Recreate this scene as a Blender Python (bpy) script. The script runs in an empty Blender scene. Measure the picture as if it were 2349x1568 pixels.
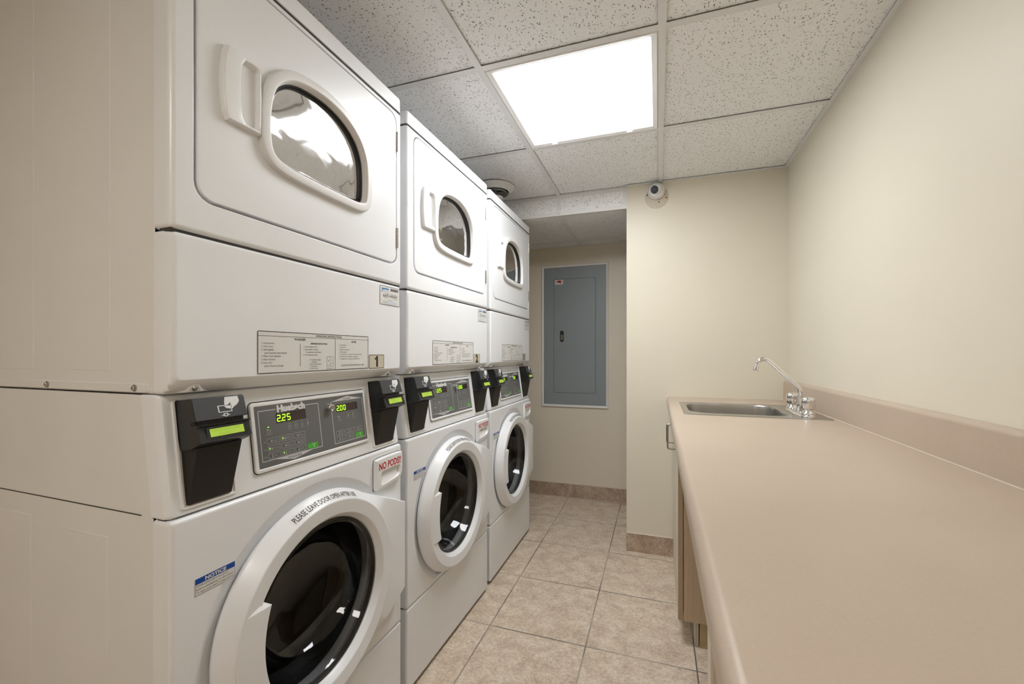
import bpy, bmesh, math, random
from mathutils import Vector, Matrix
random.seed(7)
PI = math.pi
SC = bpy.context.scene
COL = SC.collection

# ------------------------------------------------------------------ camera
W_PX, H_PX = 2349.0, 1568.0
F_PX, PPX, PPY, YAW = 950.85, 19.16, 25.18, 0.3203
cam_data = bpy.data.cameras.new('camera')
cam = bpy.data.objects.new('camera', cam_data)
COL.objects.link(cam)
cam.location = (0.8086, 0.0, 1.1834)
cam.rotation_euler = (PI / 2, 0, YAW)
cam_data.sensor_width = 36.0
cam_data.lens = 36.0 * F_PX / W_PX
cam_data.shift_x = -PPX / W_PX
cam_data.shift_y = PPY / W_PX
cam_data.clip_start = 0.02
SC.camera = cam

# ------------------------------------------------------------------ world, view
world = bpy.data.worlds.new('world')
SC.world = world
world.use_nodes = True
world.node_tree.nodes['Background'].inputs[0].default_value = (0.9, 0.92, 1.0, 1)
world.node_tree.nodes['Background'].inputs[1].default_value = 0.3
SC.view_settings.view_transform = 'Standard'
SC.view_settings.look = 'None'
SC.view_settings.gamma = 1
SC.view_settings.use_curve_mapping = False
SC.view_settings.exposure = 0.53
LIGHT_FRONT = 14.0      # troffer above the machines
LIGHT_REAR = 12.4        # unseen troffer added behind the camera as fill
LIGHT_COL = (0.96, 0.98, 1.0)
LIGHT_COL_REAR = (1.0, 0.95, 0.89)

# ------------------------------------------------------------------ room measures
X_RIGHT, X_LEFT = 1.4742, -0.83
Y_PILLAR, X_PILLAR, Y_BACK, Y_FRONT = 2.5653, 0.6303, 3.366, -2.3
Z_CEIL, Z_LOW, Y_DROP = 2.182, 2.0553, 2.5723
X_GRID = [-0.3981, 0.2116, 0.8213]
Y_GRID0, CELL = 1.3423, 0.6099
M_Y0, M_P, M_W = 0.4966, 0.7305, 0.682
ZK = 0.9306

# ------------------------------------------------------------------ materials
MATS = {}
def nodes_of(name):
    m = bpy.data.materials.new(name)
    m.use_nodes = True
    nt = m.node_tree
    return m, nt, nt.nodes['Principled BSDF']
def S(b, key, val):
    if key in b.inputs: b.inputs[key].default_value = val
def mat(name, col, rough=0.5, metal=0.0, coat=0.0, spec=0.5, bump=0.0, bscale=200.0, var=0.0, vscale=6.0, emit=None, estr=0.0):
    if name in MATS: return MATS[name]
    m, nt, b = nodes_of(name)
    S(b, 'Base Color', (*col, 1)); S(b, 'Roughness', rough); S(b, 'Metallic', metal)
    S(b, 'Coat Weight', coat); S(b, 'Coat Roughness', 0.08); S(b, 'Specular IOR Level', spec)
    if emit: S(b, 'Emission Color', (*emit, 1)); S(b, 'Emission Strength', estr)
    tc = nt.nodes.new('ShaderNodeTexCoord')
    if bump > 0:
        n = nt.nodes.new('ShaderNodeTexNoise'); n.inputs['Scale'].default_value = bscale; n.inputs['Detail'].default_value = 3
        bp = nt.nodes.new('ShaderNodeBump'); bp.inputs['Strength'].default_value = bump; bp.inputs['Distance'].default_value = 0.001
        nt.links.new(tc.outputs['Object'], n.inputs['Vector']); nt.links.new(n.outputs['Fac'], bp.inputs['Height'])
        nt.links.new(bp.outputs['Normal'], b.inputs['Normal'])
    n2 = nt.nodes.new('ShaderNodeTexNoise'); n2.inputs['Scale'].default_value = vscale; n2.inputs['Detail'].default_value = 4
    r = nt.nodes.new('ShaderNodeMapRange'); r.inputs[1].default_value = 0.35; r.inputs[2].default_value = 0.65
    r.inputs[3].default_value = 1 - max(var, 0.012); r.inputs[4].default_value = 1 + max(var, 0.012)
    mx = nt.nodes.new('ShaderNodeVectorMath'); mx.operation = 'SCALE'
    mx.inputs[0].default_value = col
    nt.links.new(tc.outputs['Object'], n2.inputs['Vector']); nt.links.new(n2.outputs['Fac'], r.inputs[0])
    nt.links.new(r.outputs[0], mx.inputs['Scale']); nt.links.new(mx.outputs[0], b.inputs['Base Color'])
    MATS[name] = m
    return m

enamel = mat('white enamel', (0.85, 0.865, 0.89), 0.33, coat=0.15, bump=0.02, bscale=500)
side_enamel = mat('bounce tinted white enamel', (0.81, 0.80, 0.785), 0.36, coat=0.15, bump=0.03, bscale=500)  # same white enamel, with warm bounced light put into its colour
plastic = mat('white plastic', (0.85, 0.855, 0.86), 0.36, coat=0.05)
door_plastic = mat('white door plastic', (0.85, 0.865, 0.89), 0.30, coat=0.08)
bezel_mat = mat('textured white bezel', (0.76, 0.755, 0.75), 0.42, bump=0.15, bscale=900)
seam = mat('dark seam', (0.05, 0.045, 0.04), 0.8)
rubber = mat('black rubber', (0.015, 0.015, 0.016), 0.45)
grey_rubber = mat('grey rubber gasket', (0.035, 0.036, 0.038), 0.5)
drum_steel = mat('washer drum steel', (0.22, 0.21, 0.20), 0.38, metal=1.0)
dry_drum = mat('dryer drum steel', (0.38, 0.41, 0.43), 0.55, metal=0.2, var=0.1)
chrome = mat('chrome', (0.82, 0.82, 0.83), 0.07, metal=1.0)
steel_brush = mat('brushed stainless', (0.50, 0.49, 0.47), 0.30, metal=1.0, bump=0.05, bscale=700, var=0.08)
nickel = mat('satin nickel', (0.40, 0.37, 0.33), 0.28, metal=1.0)
screw_steel = mat('screw steel', (0.45, 0.44, 0.41), 0.35, metal=1.0)
hinge_steel = mat('hinge steel', (0.45, 0.42, 0.38), 0.35, metal=1.0)
black_case = mat('black card reader case', (0.012, 0.012, 0.013), 0.28, bump=0.06, bscale=900)
reader_face = mat('charcoal reader face', (0.050, 0.052, 0.058), 0.42, bump=0.1, bscale=1200)
reader_low = mat('brown black reader body', (0.014, 0.012, 0.010), 0.5)
slot_mat = mat('card slot black', (0.010, 0.008, 0.008), 0.3)
icon_white = mat('icon white', (0.75, 0.77, 0.78), 0.5)
lcd = mat('reader lcd', (0.30, 0.42, 0.05), 0.35, emit=(0.30, 0.46, 0.04), estr=0.42)
lcd_text = mat('lcd characters', (0.22, 0.33, 0.04), 0.4, emit=(0.24, 0.38, 0.03), estr=0.38)
overlay = mat('grey control overlay', (0.135, 0.138, 0.138), 0.38)
ov_line = mat('overlay light print', (0.60, 0.60, 0.60), 0.4)
ov_dim = mat('overlay small print', (0.42, 0.42, 0.41), 0.45)
disp_dark = mat('display window', (0.035, 0.018, 0.016), 0.2)
seg_dim = mat('unlit segments', (0.055, 0.035, 0.032), 0.3)
seg_on = mat('lit green segments', (0.2, 0.6, 0.0), 0.4, emit=(0.38, 1.0, 0.02), estr=1.5)
btn_green = mat('green start button', (0.07, 0.42, 0.03), 0.35)
led_green = mat('small green lamp', (0.2, 0.6, 0.05), 0.3, emit=(0.3, 0.9, 0.05), estr=0.8)
badge = mat('raised white lettering', (0.70, 0.71, 0.72), 0.35)
lab_white = mat('label paper', (0.76, 0.755, 0.745), 0.45)
lab_bright = mat('bright label paper', (0.80, 0.80, 0.80), 0.35)
lab_film = mat('label film', (0.76, 0.755, 0.74), 0.35)
lab_tan = mat('number label', (0.60, 0.55, 0.44), 0.45)
ink = mat('black ink', (0.03, 0.028, 0.025), 0.5)
ink_soft = mat('grey ink', (0.10, 0.095, 0.09), 0.5)
ink_blue = mat('blue ink', (0.01, 0.20, 0.55), 0.5)
ink_navy = mat('notice blue', (0.005, 0.07, 0.36), 0.4)
ink_sky = mat('light blue ink', (0.22, 0.45, 0.75), 0.5)
ink_red = mat('red ink', (0.55, 0.012, 0.025), 0.4)
wood_edge = mat('brown door edge', (0.46, 0.335, 0.22), 0.5)
cab_cream = mat('cream cabinet laminate', (0.76, 0.70, 0.58), 0.45)
toe_wood = mat('toe kick wood', (0.46, 0.355, 0.19), 0.5, var=0.08, vscale=30)
counter_m = None
vent_white = mat('vent white metal', (0.78, 0.77, 0.75), 0.45)
vent_dark = mat('vent interior', (0.05, 0.048, 0.045), 0.6)
vent_mid = mat('vent inner cone', (0.30, 0.29, 0.275), 0.5)
grid_white = mat('ceiling grid white', (0.76, 0.755, 0.745), 0.45)
cam_white = mat('camera white plastic', (0.74, 0.73, 0.71), 0.3)
lens_black = mat('camera lens black', (0.006, 0.006, 0.008), 0.3, coat=0.15)
lens_glint = mat('painted lens glint', (0.06, 0.065, 0.09), 0.15)  # lens reflection painted as a small paler dot
plate_beige = mat('painted round plate', (0.60, 0.54, 0.43), 0.5)
dark_hole = mat('dark screw hole', (0.02, 0.012, 0.008), 0.7)
red_plug = mat('dark red plug', (0.20, 0.02, 0.02), 0.5)
yellow_plug = mat('yellow anchor', (0.45, 0.42, 0.08), 0.5)
panel_grey = mat('grey breaker panel paint', (0.27, 0.305, 0.32), 0.42, var=0.03, vscale=3)
trim_white = mat('white painted trim', (0.76, 0.745, 0.73), 0.4)
caulk = mat('caulk', (0.62, 0.53, 0.43), 0.5)
lamp_frame = mat('troffer frame', (0.80, 0.79, 0.78), 0.4)

def wall_mat(name, col):
    m, nt, b = nodes_of(name)
    tc = nt.nodes.new('ShaderNodeTexCoord')
    n = nt.nodes.new('ShaderNodeTexNoise'); n.inputs['Scale'].default_value = 2.2; n.inputs['Detail'].default_value = 5
    cr = nt.nodes.new('ShaderNodeValToRGB')
    cr.color_ramp.elements[0].position = 0.3; cr.color_ramp.elements[1].position = 0.7
    cr.color_ramp.elements[0].color = (*[c * 0.985 for c in col], 1); cr.color_ramp.elements[1].color = (*[min(1, c * 1.015) for c in col], 1)
    n2 = nt.nodes.new('ShaderNodeTexNoise'); n2.inputs['Scale'].default_value = 260; n2.inputs['Detail'].default_value = 3
    bp = nt.nodes.new('ShaderNodeBump'); bp.inputs['Strength'].default_value = 0.12; bp.inputs['Distance'].default_value = 0.001
    L = nt.links.new
    L(tc.outputs['Object'], n.inputs['Vector']); L(n.outputs['Fac'], cr.inputs['Fac']); L(cr.outputs['Color'], b.inputs['Base Color'])
    L(tc.outputs['Object'], n2.inputs['Vector']); L(n2.outputs['Fac'], bp.inputs['Height']); L(bp.outputs['Normal'], b.inputs['Normal'])
    S(b, 'Roughness', 0.42); S(b, 'Specular IOR Level', 0.4)
    return m
paint = wall_mat('cream wall paint', (0.755, 0.705, 0.585))
paint_back = wall_mat('wall paint lightened for alcove', (0.79, 0.72, 0.60))  # wall paint made lighter, its colour standing in for missing alcove light

def ceil_mat():
    m, nt, b = nodes_of('fissured ceiling tile')
    L = nt.links.new
    tc = nt.nodes.new('ShaderNodeTexCoord')
    # long fissures: noise-warped, stretched voronoi cells
    wn = nt.nodes.new('ShaderNodeTexNoise'); wn.inputs['Scale'].default_value = 40; wn.inputs['Detail'].default_value = 2
    L(tc.outputs['Object'], wn.inputs['Vector'])
    sub = nt.nodes.new('ShaderNodeVectorMath'); sub.operation = 'SUBTRACT'; sub.inputs[1].default_value = (0.5, 0.5, 0.5)
    L(wn.outputs['Color'], sub.inputs[0])
    sc = nt.nodes.new('ShaderNodeVectorMath'); sc.operation = 'SCALE'; sc.inputs['Scale'].default_value = 0.018
    L(sub.outputs[0], sc.inputs[0])
    ad = nt.nodes.new('ShaderNodeVectorMath'); ad.operation = 'ADD'
    L(tc.outputs['Object'], ad.inputs[0]); L(sc.outputs[0], ad.inputs[1])
    def layer(scale, stretch, thr, soft, keep, seed):
        mp = nt.nodes.new('ShaderNodeMapping'); mp.inputs['Scale'].default_value = stretch; mp.inputs['Location'].default_value = (seed, seed * 2, 0)
        L(ad.outputs[0], mp.inputs['Vector'])
        v = nt.nodes.new('ShaderNodeTexVoronoi'); v.inputs['Scale'].default_value = scale; v.inputs['Randomness'].default_value = 1.0
        L(mp.outputs[0], v.inputs['Vector'])
        mr = nt.nodes.new('ShaderNodeMapRange'); mr.inputs[1].default_value = thr; mr.inputs[2].default_value = thr + soft
        mr.inputs[3].default_value = 1; mr.inputs[4].default_value = 0
        L(v.outputs['Distance'], mr.inputs[0])
        sp = nt.nodes.new('ShaderNodeSeparateColor'); L(v.outputs['Color'], sp.inputs[0])
        gt = nt.nodes.new('ShaderNodeMath'); gt.operation = 'LESS_THAN'; gt.inputs[1].default_value = keep
        L(sp.outputs[0], gt.inputs[0])
        ml = nt.nodes.new('ShaderNodeMath'); ml.operation = 'MULTIPLY'
        L(mr.outputs[0], ml.inputs[0]); L(gt.outputs[0], ml.inputs[1])
        return ml
    a = layer(140, (1.0, 0.40, 0.40), 0.145, 0.08, 0.85, 0.0)
    c = layer(130, (0.40, 1.0, 1.0), 0.13, 0.08, 0.80, 3.1)
    d = layer(260, (1, 1, 1), 0.14, 0.12, 0.8, 7.7)
    mx1 = nt.nodes.new('ShaderNodeMath'); mx1.operation = 'MAXIMUM'; L(a.outputs[0], mx1.inputs[0]); L(c.outputs[0], mx1.inputs[1])
    dh = nt.nodes.new('ShaderNodeMath'); dh.operation = 'MULTIPLY'; dh.inputs[1].default_value = 0.6; L(d.outputs[0], dh.inputs[0])
    mx2 = nt.nodes.new('ShaderNodeMath'); mx2.operation = 'MAXIMUM'; L(mx1.outputs[0], mx2.inputs[0]); L(dh.outputs[0], mx2.inputs[1])
    mix = nt.nodes.new('ShaderNodeMix'); mix.data_type = 'RGBA'
    mix.inputs['A'].default_value = (0.895, 0.895, 0.895, 1); mix.inputs['B'].default_value = (0.24, 0.23, 0.21, 1)
    L(mx2.outputs[0], mix.inputs['Factor']); L(mix.outputs['Result'], b.inputs['Base Color'])
    bp = nt.nodes.new('ShaderNodeBump'); bp.invert = True; bp.inputs['Strength'].default_value = 0.5; bp.inputs['Distance'].default_value = 0.002
    L(mx2.outputs[0], bp.inputs['Height']); L(bp.outputs['Normal'], b.inputs['Normal'])
    S(b, 'Roughness', 0.9); S(b, 'Specular IOR Level', 0.2)
    return m
tile_ceiling = ceil_mat()

def stone_mat(name, dark, mid, light, grout, axes='xy', period=0.4158, ox=0.1159, oy=2.9176, gw=0.0045):
    m, nt, b = nodes_of(name)
    L = nt.links.new
    tc = nt.nodes.new('ShaderNodeTexCoord')
    sep = nt.nodes.new('ShaderNodeSeparateXYZ'); L(tc.outputs['Object'], sep.inputs[0])
    def M(op, a, bb=None):
        n = nt.nodes.new('ShaderNodeMath'); n.operation = op
        for k, vv in enumerate((a, bb)):
            if vv is None: continue
            if isinstance(vv, (int, float)): n.inputs[k].default_value = vv
            else: L(vv, n.inputs[k])
        return n.outputs[0]
    def cell(out, o):
        u = M('DIVIDE', M('SUBTRACT', out, o - 20 * period), period)
        fr = M('FRACT', u); fl = M('FLOOR', u)
        dist = M('MULTIPLY', M('MINIMUM', fr, M('SUBTRACT', 1.0, fr)), period)
        return dist, fl
    dx, fx = cell(sep.outputs[0], ox)
    if axes == 'xy':
        dy, fy = cell(sep.outputs[1], oy)
        dist = M('MINIMUM', dx, dy)
    else:
        dist, fy = dx, fx
    gro = M('LESS_THAN', dist, gw / 2)
    soft = nt.nodes.new('ShaderNodeMapRange'); soft.inputs[1].default_value = gw / 2 - 0.0005; soft.inputs[2].default_value = gw / 2 + 0.0012
    L(dist, soft.inputs[0])
    # per tile offset
    off = nt.nodes.new('ShaderNodeCombineXYZ'); L(M('MULTIPLY', fx, 3.17), off.inputs[0]); L(M('MULTIPLY', fy, 5.31), off.inputs[1])
    ad = nt.nodes.new('ShaderNodeVectorMath'); ad.operation = 'ADD'; L(tc.outputs['Object'], ad.inputs[0]); L(off.outputs[0], ad.inputs[1])
    mp = nt.nodes.new('ShaderNodeMapping'); mp.inputs['Scale'].default_value = (1, 1.15, 1); L(ad.outputs[0], mp.inputs[0])
    n1 = nt.nodes.new('ShaderNodeTexNoise'); n1.inputs['Scale'].default_value = 13; n1.inputs['Detail'].default_value = 7; n1.inputs['Roughness'].default_value = 0.62; n1.inputs['Distortion'].default_value = 0.5
    L(mp.outputs[0], n1.inputs['Vector'])
    n2 = nt.nodes.new('ShaderNodeTexNoise'); n2.inputs['Scale'].default_value = 85; n2.inputs['Detail'].default_value = 6; n2.inputs['Roughness'].default_value = 0.7; n2.inputs['Distortion'].default_value = 0.7
    L(mp.outputs[0], n2.inputs['Vector'])
    mixn = M('ADD', M('MULTIPLY', n1.outputs['Fac'], 0.42), M('MULTIPLY', n2.outputs['Fac'], 0.58))
    cr = nt.nodes.new('ShaderNodeValToRGB'); e = cr.color_ramp.elements
    e[0].position = 0.38; e[0].color = (*dark, 1); e[1].position = 0.60; e[1].color = (*light, 1)
    k = e.new(0.5); k.color = (*mid, 1)
    L(mixn, cr.inputs['Fac'])
    # small dark pits
    n3 = nt.nodes.new('ShaderNodeTexNoise'); n3.inputs['Scale'].default_value = 150; n3.inputs['Detail'].default_value = 3
    L(ad.outputs[0], n3.inputs['Vector'])
    pit = nt.nodes.new('ShaderNodeMapRange'); pit.inputs[1].default_value = 0.66; pit.inputs[2].default_value = 0.72; pit.inputs[4].default_value = 0.45
    L(n3.outputs['Fac'], pit.inputs[0])
    mp1 = nt.nodes.new('ShaderNodeMix'); mp1.data_type = 'RGBA'; mp1.inputs['B'].default_value = (*[c * 0.7 for c in dark], 1)
    L(pit.outputs[0], mp1.inputs['Factor']); L(cr.outputs['Color'], mp1.inputs['A'])
    # grout with patchy dirt
    gn = nt.nodes.new('ShaderNodeTexNoise'); gn.inputs['Scale'].default_value = 2.3; gn.inputs['Detail'].default_value = 3; L(tc.outputs['Object'], gn.inputs['Vector'])
    gr = nt.nodes.new('ShaderNodeValToRGB'); g = gr.color_ramp.elements
    g[0].position = 0.44; g[0].color = (*grout[0], 1); g[1].position = 0.56; g[1].color = (*grout[1], 1)
    L(gn.outputs['Fac'], gr.inputs['Fac'])
    fin = nt.nodes.new('ShaderNodeMix'); fin.data_type = 'RGBA'
    L(soft.outputs[0], fin.inputs['Factor']); L(gr.outputs['Color'], fin.inputs['A']); L(mp1.outputs['Result'], fin.inputs['B'])
    L(fin.outputs['Result'], b.inputs['Base Color'])
    h = M('ADD', soft.outputs[0], M('MULTIPLY', n2.outputs['Fac'], 0.15))
    bp = nt.nodes.new('ShaderNodeBump'); bp.inputs['Strength'].default_value = 0.5; bp.inputs['Distance'].default_value = 0.0015
    L(h, bp.inputs['Height']); L(bp.outputs['Normal'], b.inputs['Normal'])
    S(b, 'Roughness', 0.42); S(b, 'Specular IOR Level', 0.4)
    return m
floor_tile = stone_mat('beige stone floor tile', (0.47, 0.37, 0.275), (0.66, 0.545, 0.425), (0.80, 0.70, 0.575), ((0.16, 0.145, 0.13), (0.42, 0.37, 0.31)))
base_tile = stone_mat('brown stone base tile', (0.32, 0.23, 0.165), (0.46, 0.35, 0.265), (0.60, 0.49, 0.385), ((0.45, 0.39, 0.32), (0.50, 0.43, 0.35)), axes='x', ox=0.1159, gw=0.005)

def laminate():
    m, nt, b = nodes_of('beige laminate worktop')
    L = nt.links.new
    tc = nt.nodes.new('ShaderNodeTexCoord')
    n = nt.nodes.new('ShaderNodeTexNoise'); n.inputs['Scale'].default_value = 240; n.inputs['Detail'].default_value = 4
    n1 = nt.nodes.new('ShaderNodeTexNoise'); n1.inputs['Scale'].default_value = 5; n1.inputs['Detail'].default_value = 4
    ad = nt.nodes.new('ShaderNodeMath'); ad.operation = 'ADD'
    L(tc.outputs['Object'], n.inputs['Vector']); L(tc.outputs['Object'], n1.inputs['Vector'])
    L(n.outputs['Fac'], ad.inputs[0]); L(n1.outputs['Fac'], ad.inputs[1])
    cr = nt.nodes.new('ShaderNodeValToRGB'); e = cr.color_ramp.elements
    e[0].position = 0.35; e[0].color = (0.50, 0.405, 0.318, 1); e[1].position = 0.65; e[1].color = (0.545, 0.445, 0.352, 1)
    mr = nt.nodes.new('ShaderNodeMath'); mr.operation = 'MULTIPLY'; mr.inputs[1].default_value = 0.5
    L(ad.outputs[0], mr.inputs[0]); L(mr.outputs[0], cr.inputs['Fac']); L(cr.outputs['Color'], b.inputs['Base Color'])
    bp = nt.nodes.new('ShaderNodeBump'); bp.inputs['Strength'].default_value = 0.08; bp.inputs['Distance'].default_value = 0.0006
    L(n.outputs['Fac'], bp.inputs['Height']); L(bp.outputs['Normal'], b.inputs['Normal'])
    S(b, 'Roughness', 0.36); S(b, 'Specular IOR Level', 0.45)
    return m
counter_m = laminate()

def wood_mat():
    m, nt, b = nodes_of('brown wood grain laminate')
    L = nt.links.new
    tc = nt.nodes.new('ShaderNodeTexCoord')
    mp = nt.nodes.new('ShaderNodeMapping'); mp.inputs['Scale'].default_value = (90, 90, 3); L(tc.outputs['Object'], mp.inputs[0])
    n = nt.nodes.new('ShaderNodeTexNoise'); n.inputs['Scale'].default_value = 1.5; n.inputs['Detail'].default_value = 4; L(mp.outputs[0], n.inputs['Vector'])
    cr = nt.nodes.new('ShaderNodeValToRGB'); e = cr.color_ramp.elements
    e[0].position = 0.3; e[0].color = (0.53, 0.395, 0.265, 1); e[1].position = 0.7; e[1].color = (0.62, 0.475, 0.335, 1)
    L(n.outputs['Fac'], cr.inputs['Fac']); L(cr.outputs['Color'], b.inputs['Base Color'])
    S(b, 'Roughness', 0.5)
    return m
wood = wood_mat()

def glass_mat(name, tint, ior, rough=0.0, wave=0.0):
    m = bpy.data.materials.new(name); m.use_nodes = True
    nt = m.node_tree; nt.nodes.clear(); L = nt.links.new
    out = nt.nodes.new('ShaderNodeOutputMaterial')
    tr = nt.nodes.new('ShaderNodeBsdfTransparent'); tr.inputs[0].default_value = (*tint, 1)
    gl = nt.nodes.new('ShaderNodeBsdfGlossy'); gl.inputs['Roughness'].default_value = rough
    fr = nt.nodes.new('ShaderNodeFresnel'); fr.inputs['IOR'].default_value = ior
    mx = nt.nodes.new('ShaderNodeMixShader')
    L(fr.outputs[0], mx.inputs[0]); L(tr.outputs[0], mx.inputs[1]); L(gl.outputs[0], mx.inputs[2]); L(mx.outputs[0], out.inputs[0])
    if wave > 0:
        tc = nt.nodes.new('ShaderNodeTexCoord'); n = nt.nodes.new('ShaderNodeTexNoise'); n.inputs['Scale'].default_value = 9; n.inputs['Detail'].default_value = 2; n.inputs['Distortion'].default_value = 1.0
        bp = nt.nodes.new('ShaderNodeBump'); bp.inputs['Strength'].default_value = wave; bp.inputs['Distance'].default_value = 0.01
        L(tc.outputs['Object'], n.inputs['Vector']); L(n.outputs['Fac'], bp.inputs['Height'])
        L(bp.outputs['Normal'], gl.inputs['Normal'])
    return m
dryer_glass = glass_mat('dryer window glass', (0.70, 0.73, 0.76), 1.42, 0.04, 0.12)
washer_glass = glass_mat('washer bowl glass', (0.50, 0.50, 0.50), 1.55, 0.02, 0.10)

def emit_mat(name, col, strength):
    m, nt, b = nodes_of(name)
    S(b, 'Base Color', (0.8, 0.8, 0.8, 1)); S(b, 'Emission Color', (*col, 1)); S(b, 'Emission Strength', strength)
    return m
diff_front = emit_mat('lit diffuser above machines', LIGHT_COL, LIGHT_FRONT)
diff_rear = emit_mat('added rear fill diffuser', LIGHT_COL_REAR, LIGHT_REAR)

# ------------------------------------------------------------------ object helpers
def tag(o, label=None, cat=None, group=None, kind=None):
    if label: o['label'] = label
    if cat: o['category'] = cat
    if group: o['group'] = group
    if kind: o['kind'] = kind
    return o
def empty(name, loc, rz=0.0):
    o = bpy.data.objects.new(name, None); COL.objects.link(o)
    o.empty_display_size = 0.1
    o.location = loc; o.rotation_euler = (0, 0, rz)
    return o

class MB:
    """mesh builder; every build() makes ONE mesh object"""
    def __init__(self, off=(0, 0, 0)):
        self.v = []; self.f = []; self.m = []; self.mats = []; self.cur = 0; self.off = off; self.fn = None
    def use(self, material):
        if material not in self.mats: self.mats.append(material)
        self.cur = self.mats.index(material); return self
    def add(self, vs, fs):
        b = len(self.v)
        if self.fn: vs = [self.fn(p) for p in vs]
        self.v += [tuple(p) for p in vs]
        for f in fs: self.f.append([b + i for i in f]); self.m.append(self.cur)
        return self
    def box(self, x0, x1, y0, y1, z0, z1):
        return self.add([(x0, y0, z0), (x1, y0, z0), (x1, y1, z0), (x0, y1, z0), (x0, y0, z1), (x1, y0, z1), (x1, y1, z1), (x0, y1, z1)],
                        [(0, 3, 2, 1), (4, 5, 6, 7), (0, 1, 5, 4), (1, 2, 6, 5), (2, 3, 7, 6), (3, 0, 4, 7)])
    def bbox(self, x0, x1, y0, y1, z0, z1, r=0.004):
        """bevelled box via three insets"""
        bm = bmesh.new(); bmesh.ops.create_cube(bm, size=1.0)
        for p in bm.verts:
            p.co = Vector((x0 + (p.co.x + .5) * (x1 - x0), y0 + (p.co.y + .5) * (y1 - y0), z0 + (p.co.z + .5) * (z1 - z0)))
        bmesh.ops.bevel(bm, geom=bm.edges[:], offset=r, segments=3, profile=0.5, affect='EDGES')
        return self.from_bm(bm)
    def from_bm(self, bm):
        bm.verts.index_update()
        self.add([tuple(p.co) for p in bm.verts], [[p.index for p in f.verts] for f in bm.faces]); bm.free(); return self
    def loft(self, loops, closed=True, cap0=False, cap1=False, flip=False):
        n = len(loops[0]); vs = [p for l in loops for p in l]; fs = []
        for i in range(len(loops) - 1):
            for j in range(n if closed else n - 1):
                k = (j + 1) % n
                q = (i * n + j, i * n + k, (i + 1) * n + k, (i + 1) * n + j)
                fs.append(q[::-1] if flip else q)
        if cap0: fs.append(tuple(range(n)) if flip else tuple(range(n))[::-1])
        if cap1:
            t = tuple((len(loops) - 1) * n + j for j in range(n)); fs.append(t[::-1] if flip else t)
        return self.add(vs, fs)
    def poly(self, pts):
        return self.add(pts, [tuple(range(len(pts)))])
    def prism(self, base, top):
        n = len(base)
        return self.loft([base, top], cap0=True, cap1=True)
    def tube(self, pts, r, seg=12, caps=True):
        pts = [Vector(p) for p in pts]; loops = []
        rs = r if isinstance(r, (list, tuple)) else [r] * len(pts)
        up = None
        for i, p in enumerate(pts):
            t = (pts[min(i + 1, len(pts) - 1)] - pts[max(i - 1, 0)]).normalized()
            if up is None:
                up = Vector((0, 0, 1)) if abs(t.z) < 0.9 else Vector((0, 1, 0))
            a = t.cross(up).normalized(); bq = a.cross(t).normalized(); up = bq
            loops.append([tuple(p + a * math.cos(2 * PI * k / seg) * rs[i] + bq * math.sin(2 * PI * k / seg) * rs[i]) for k in range(seg)])
        return self.loft(loops, cap0=caps, cap1=caps)
    def lathe(self, prof, c, axis='z', seg=64, a0=0, a1=2 * PI):
        """prof: (r, h) pairs; axis x or z, centre c"""
        full = abs(a1 - a0 - 2 * PI) < 1e-6
        n = seg if full else seg + 1
        loops = []
        for r, h in prof:
            l = []
            for k in range(n):
                a = a0 + (a1 - a0) * k / seg
                if axis == 'z': l.append((c[0] + r * math.cos(a), c[1] + r * math.sin(a), c[2] + h))
                elif axis == 'x': l.append((c[0] + h, c[1] + r * math.cos(a), c[2] + r * math.sin(a)))
                else: l.append((c[0] + r * math.cos(a), c[1] + h, c[2] + r * math.sin(a)))
            loops.append(l)
        return self.loft(loops, closed=full)
    def build(self, name, material=None, parent=None, smooth=True, angle=35, label=None):
        me = bpy.data.meshes.new(name)
        o3 = self.off
        me.from_pydata([(p[0] - o3[0], p[1] - o3[1], p[2] - o3[2]) for p in self.v], [], self.f)
        if material is not None and not self.mats: self.mats = [material]
        for mm in self.mats: me.materials.append(mm)
        for p, i in zip(me.polygons, self.m): p.material_index = i
        bm = bmesh.new(); bm.from_mesh(me)
        if getattr(self, 'weld', True): bmesh.ops.remove_doubles(bm, verts=bm.verts, dist=1e-6)
        if getattr(self, 'recalc', True): bmesh.ops.recalc_face_normals(bm, faces=bm.faces)
        bm.to_mesh(me); bm.free()
        if smooth:
            for p in me.polygons: p.use_smooth = True
            me.set_sharp_from_angle(angle=math.radians(angle))
        o = bpy.data.objects.new(name, me); COL.objects.link(o)
        if parent is not None: o.parent = parent
        if smooth:
            wn = o.modifiers.new('weighted_normals', 'WEIGHTED_NORMAL'); wn.keep_sharp = True; wn.weight = 80
        if label: o['label'] = label
        return o

# text -> polygons in (u, v)
def text_polys(s, bold=0.0):
    key = (s, bold)
    if key in text_polys.cache: return text_polys.cache[key]
    cu = bpy.data.curves.new('lettering', 'FONT'); cu.body = s; cu.resolution_u = 2; cu.offset = bold; cu.size = 1.0
    ob = bpy.data.objects.new('lettering', cu); COL.objects.link(ob)
    dg = bpy.context.evaluated_depsgraph_get()
    ev = ob.evaluated_get(dg); me = ev.to_mesh()
    vs = [(p.co.x, p.co.y) for p in me.vertices]; fs = [tuple(p.vertices) for p in me.polygons]
    ev.to_mesh_clear(); bpy.data.objects.remove(ob); bpy.data.curves.remove(cu)
    if vs:
        x0 = min(p[0] for p in vs); x1 = max(p[0] for p in vs); y0 = min(p[1] for p in vs); y1 = max(p[1] for p in vs)
    else: x0 = y0 = 0; x1 = y1 = 1
    text_polys.cache[key] = (vs, fs, (x0, x1, y0, y1))
    return text_polys.cache[key]
text_polys.cache = {}

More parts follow.
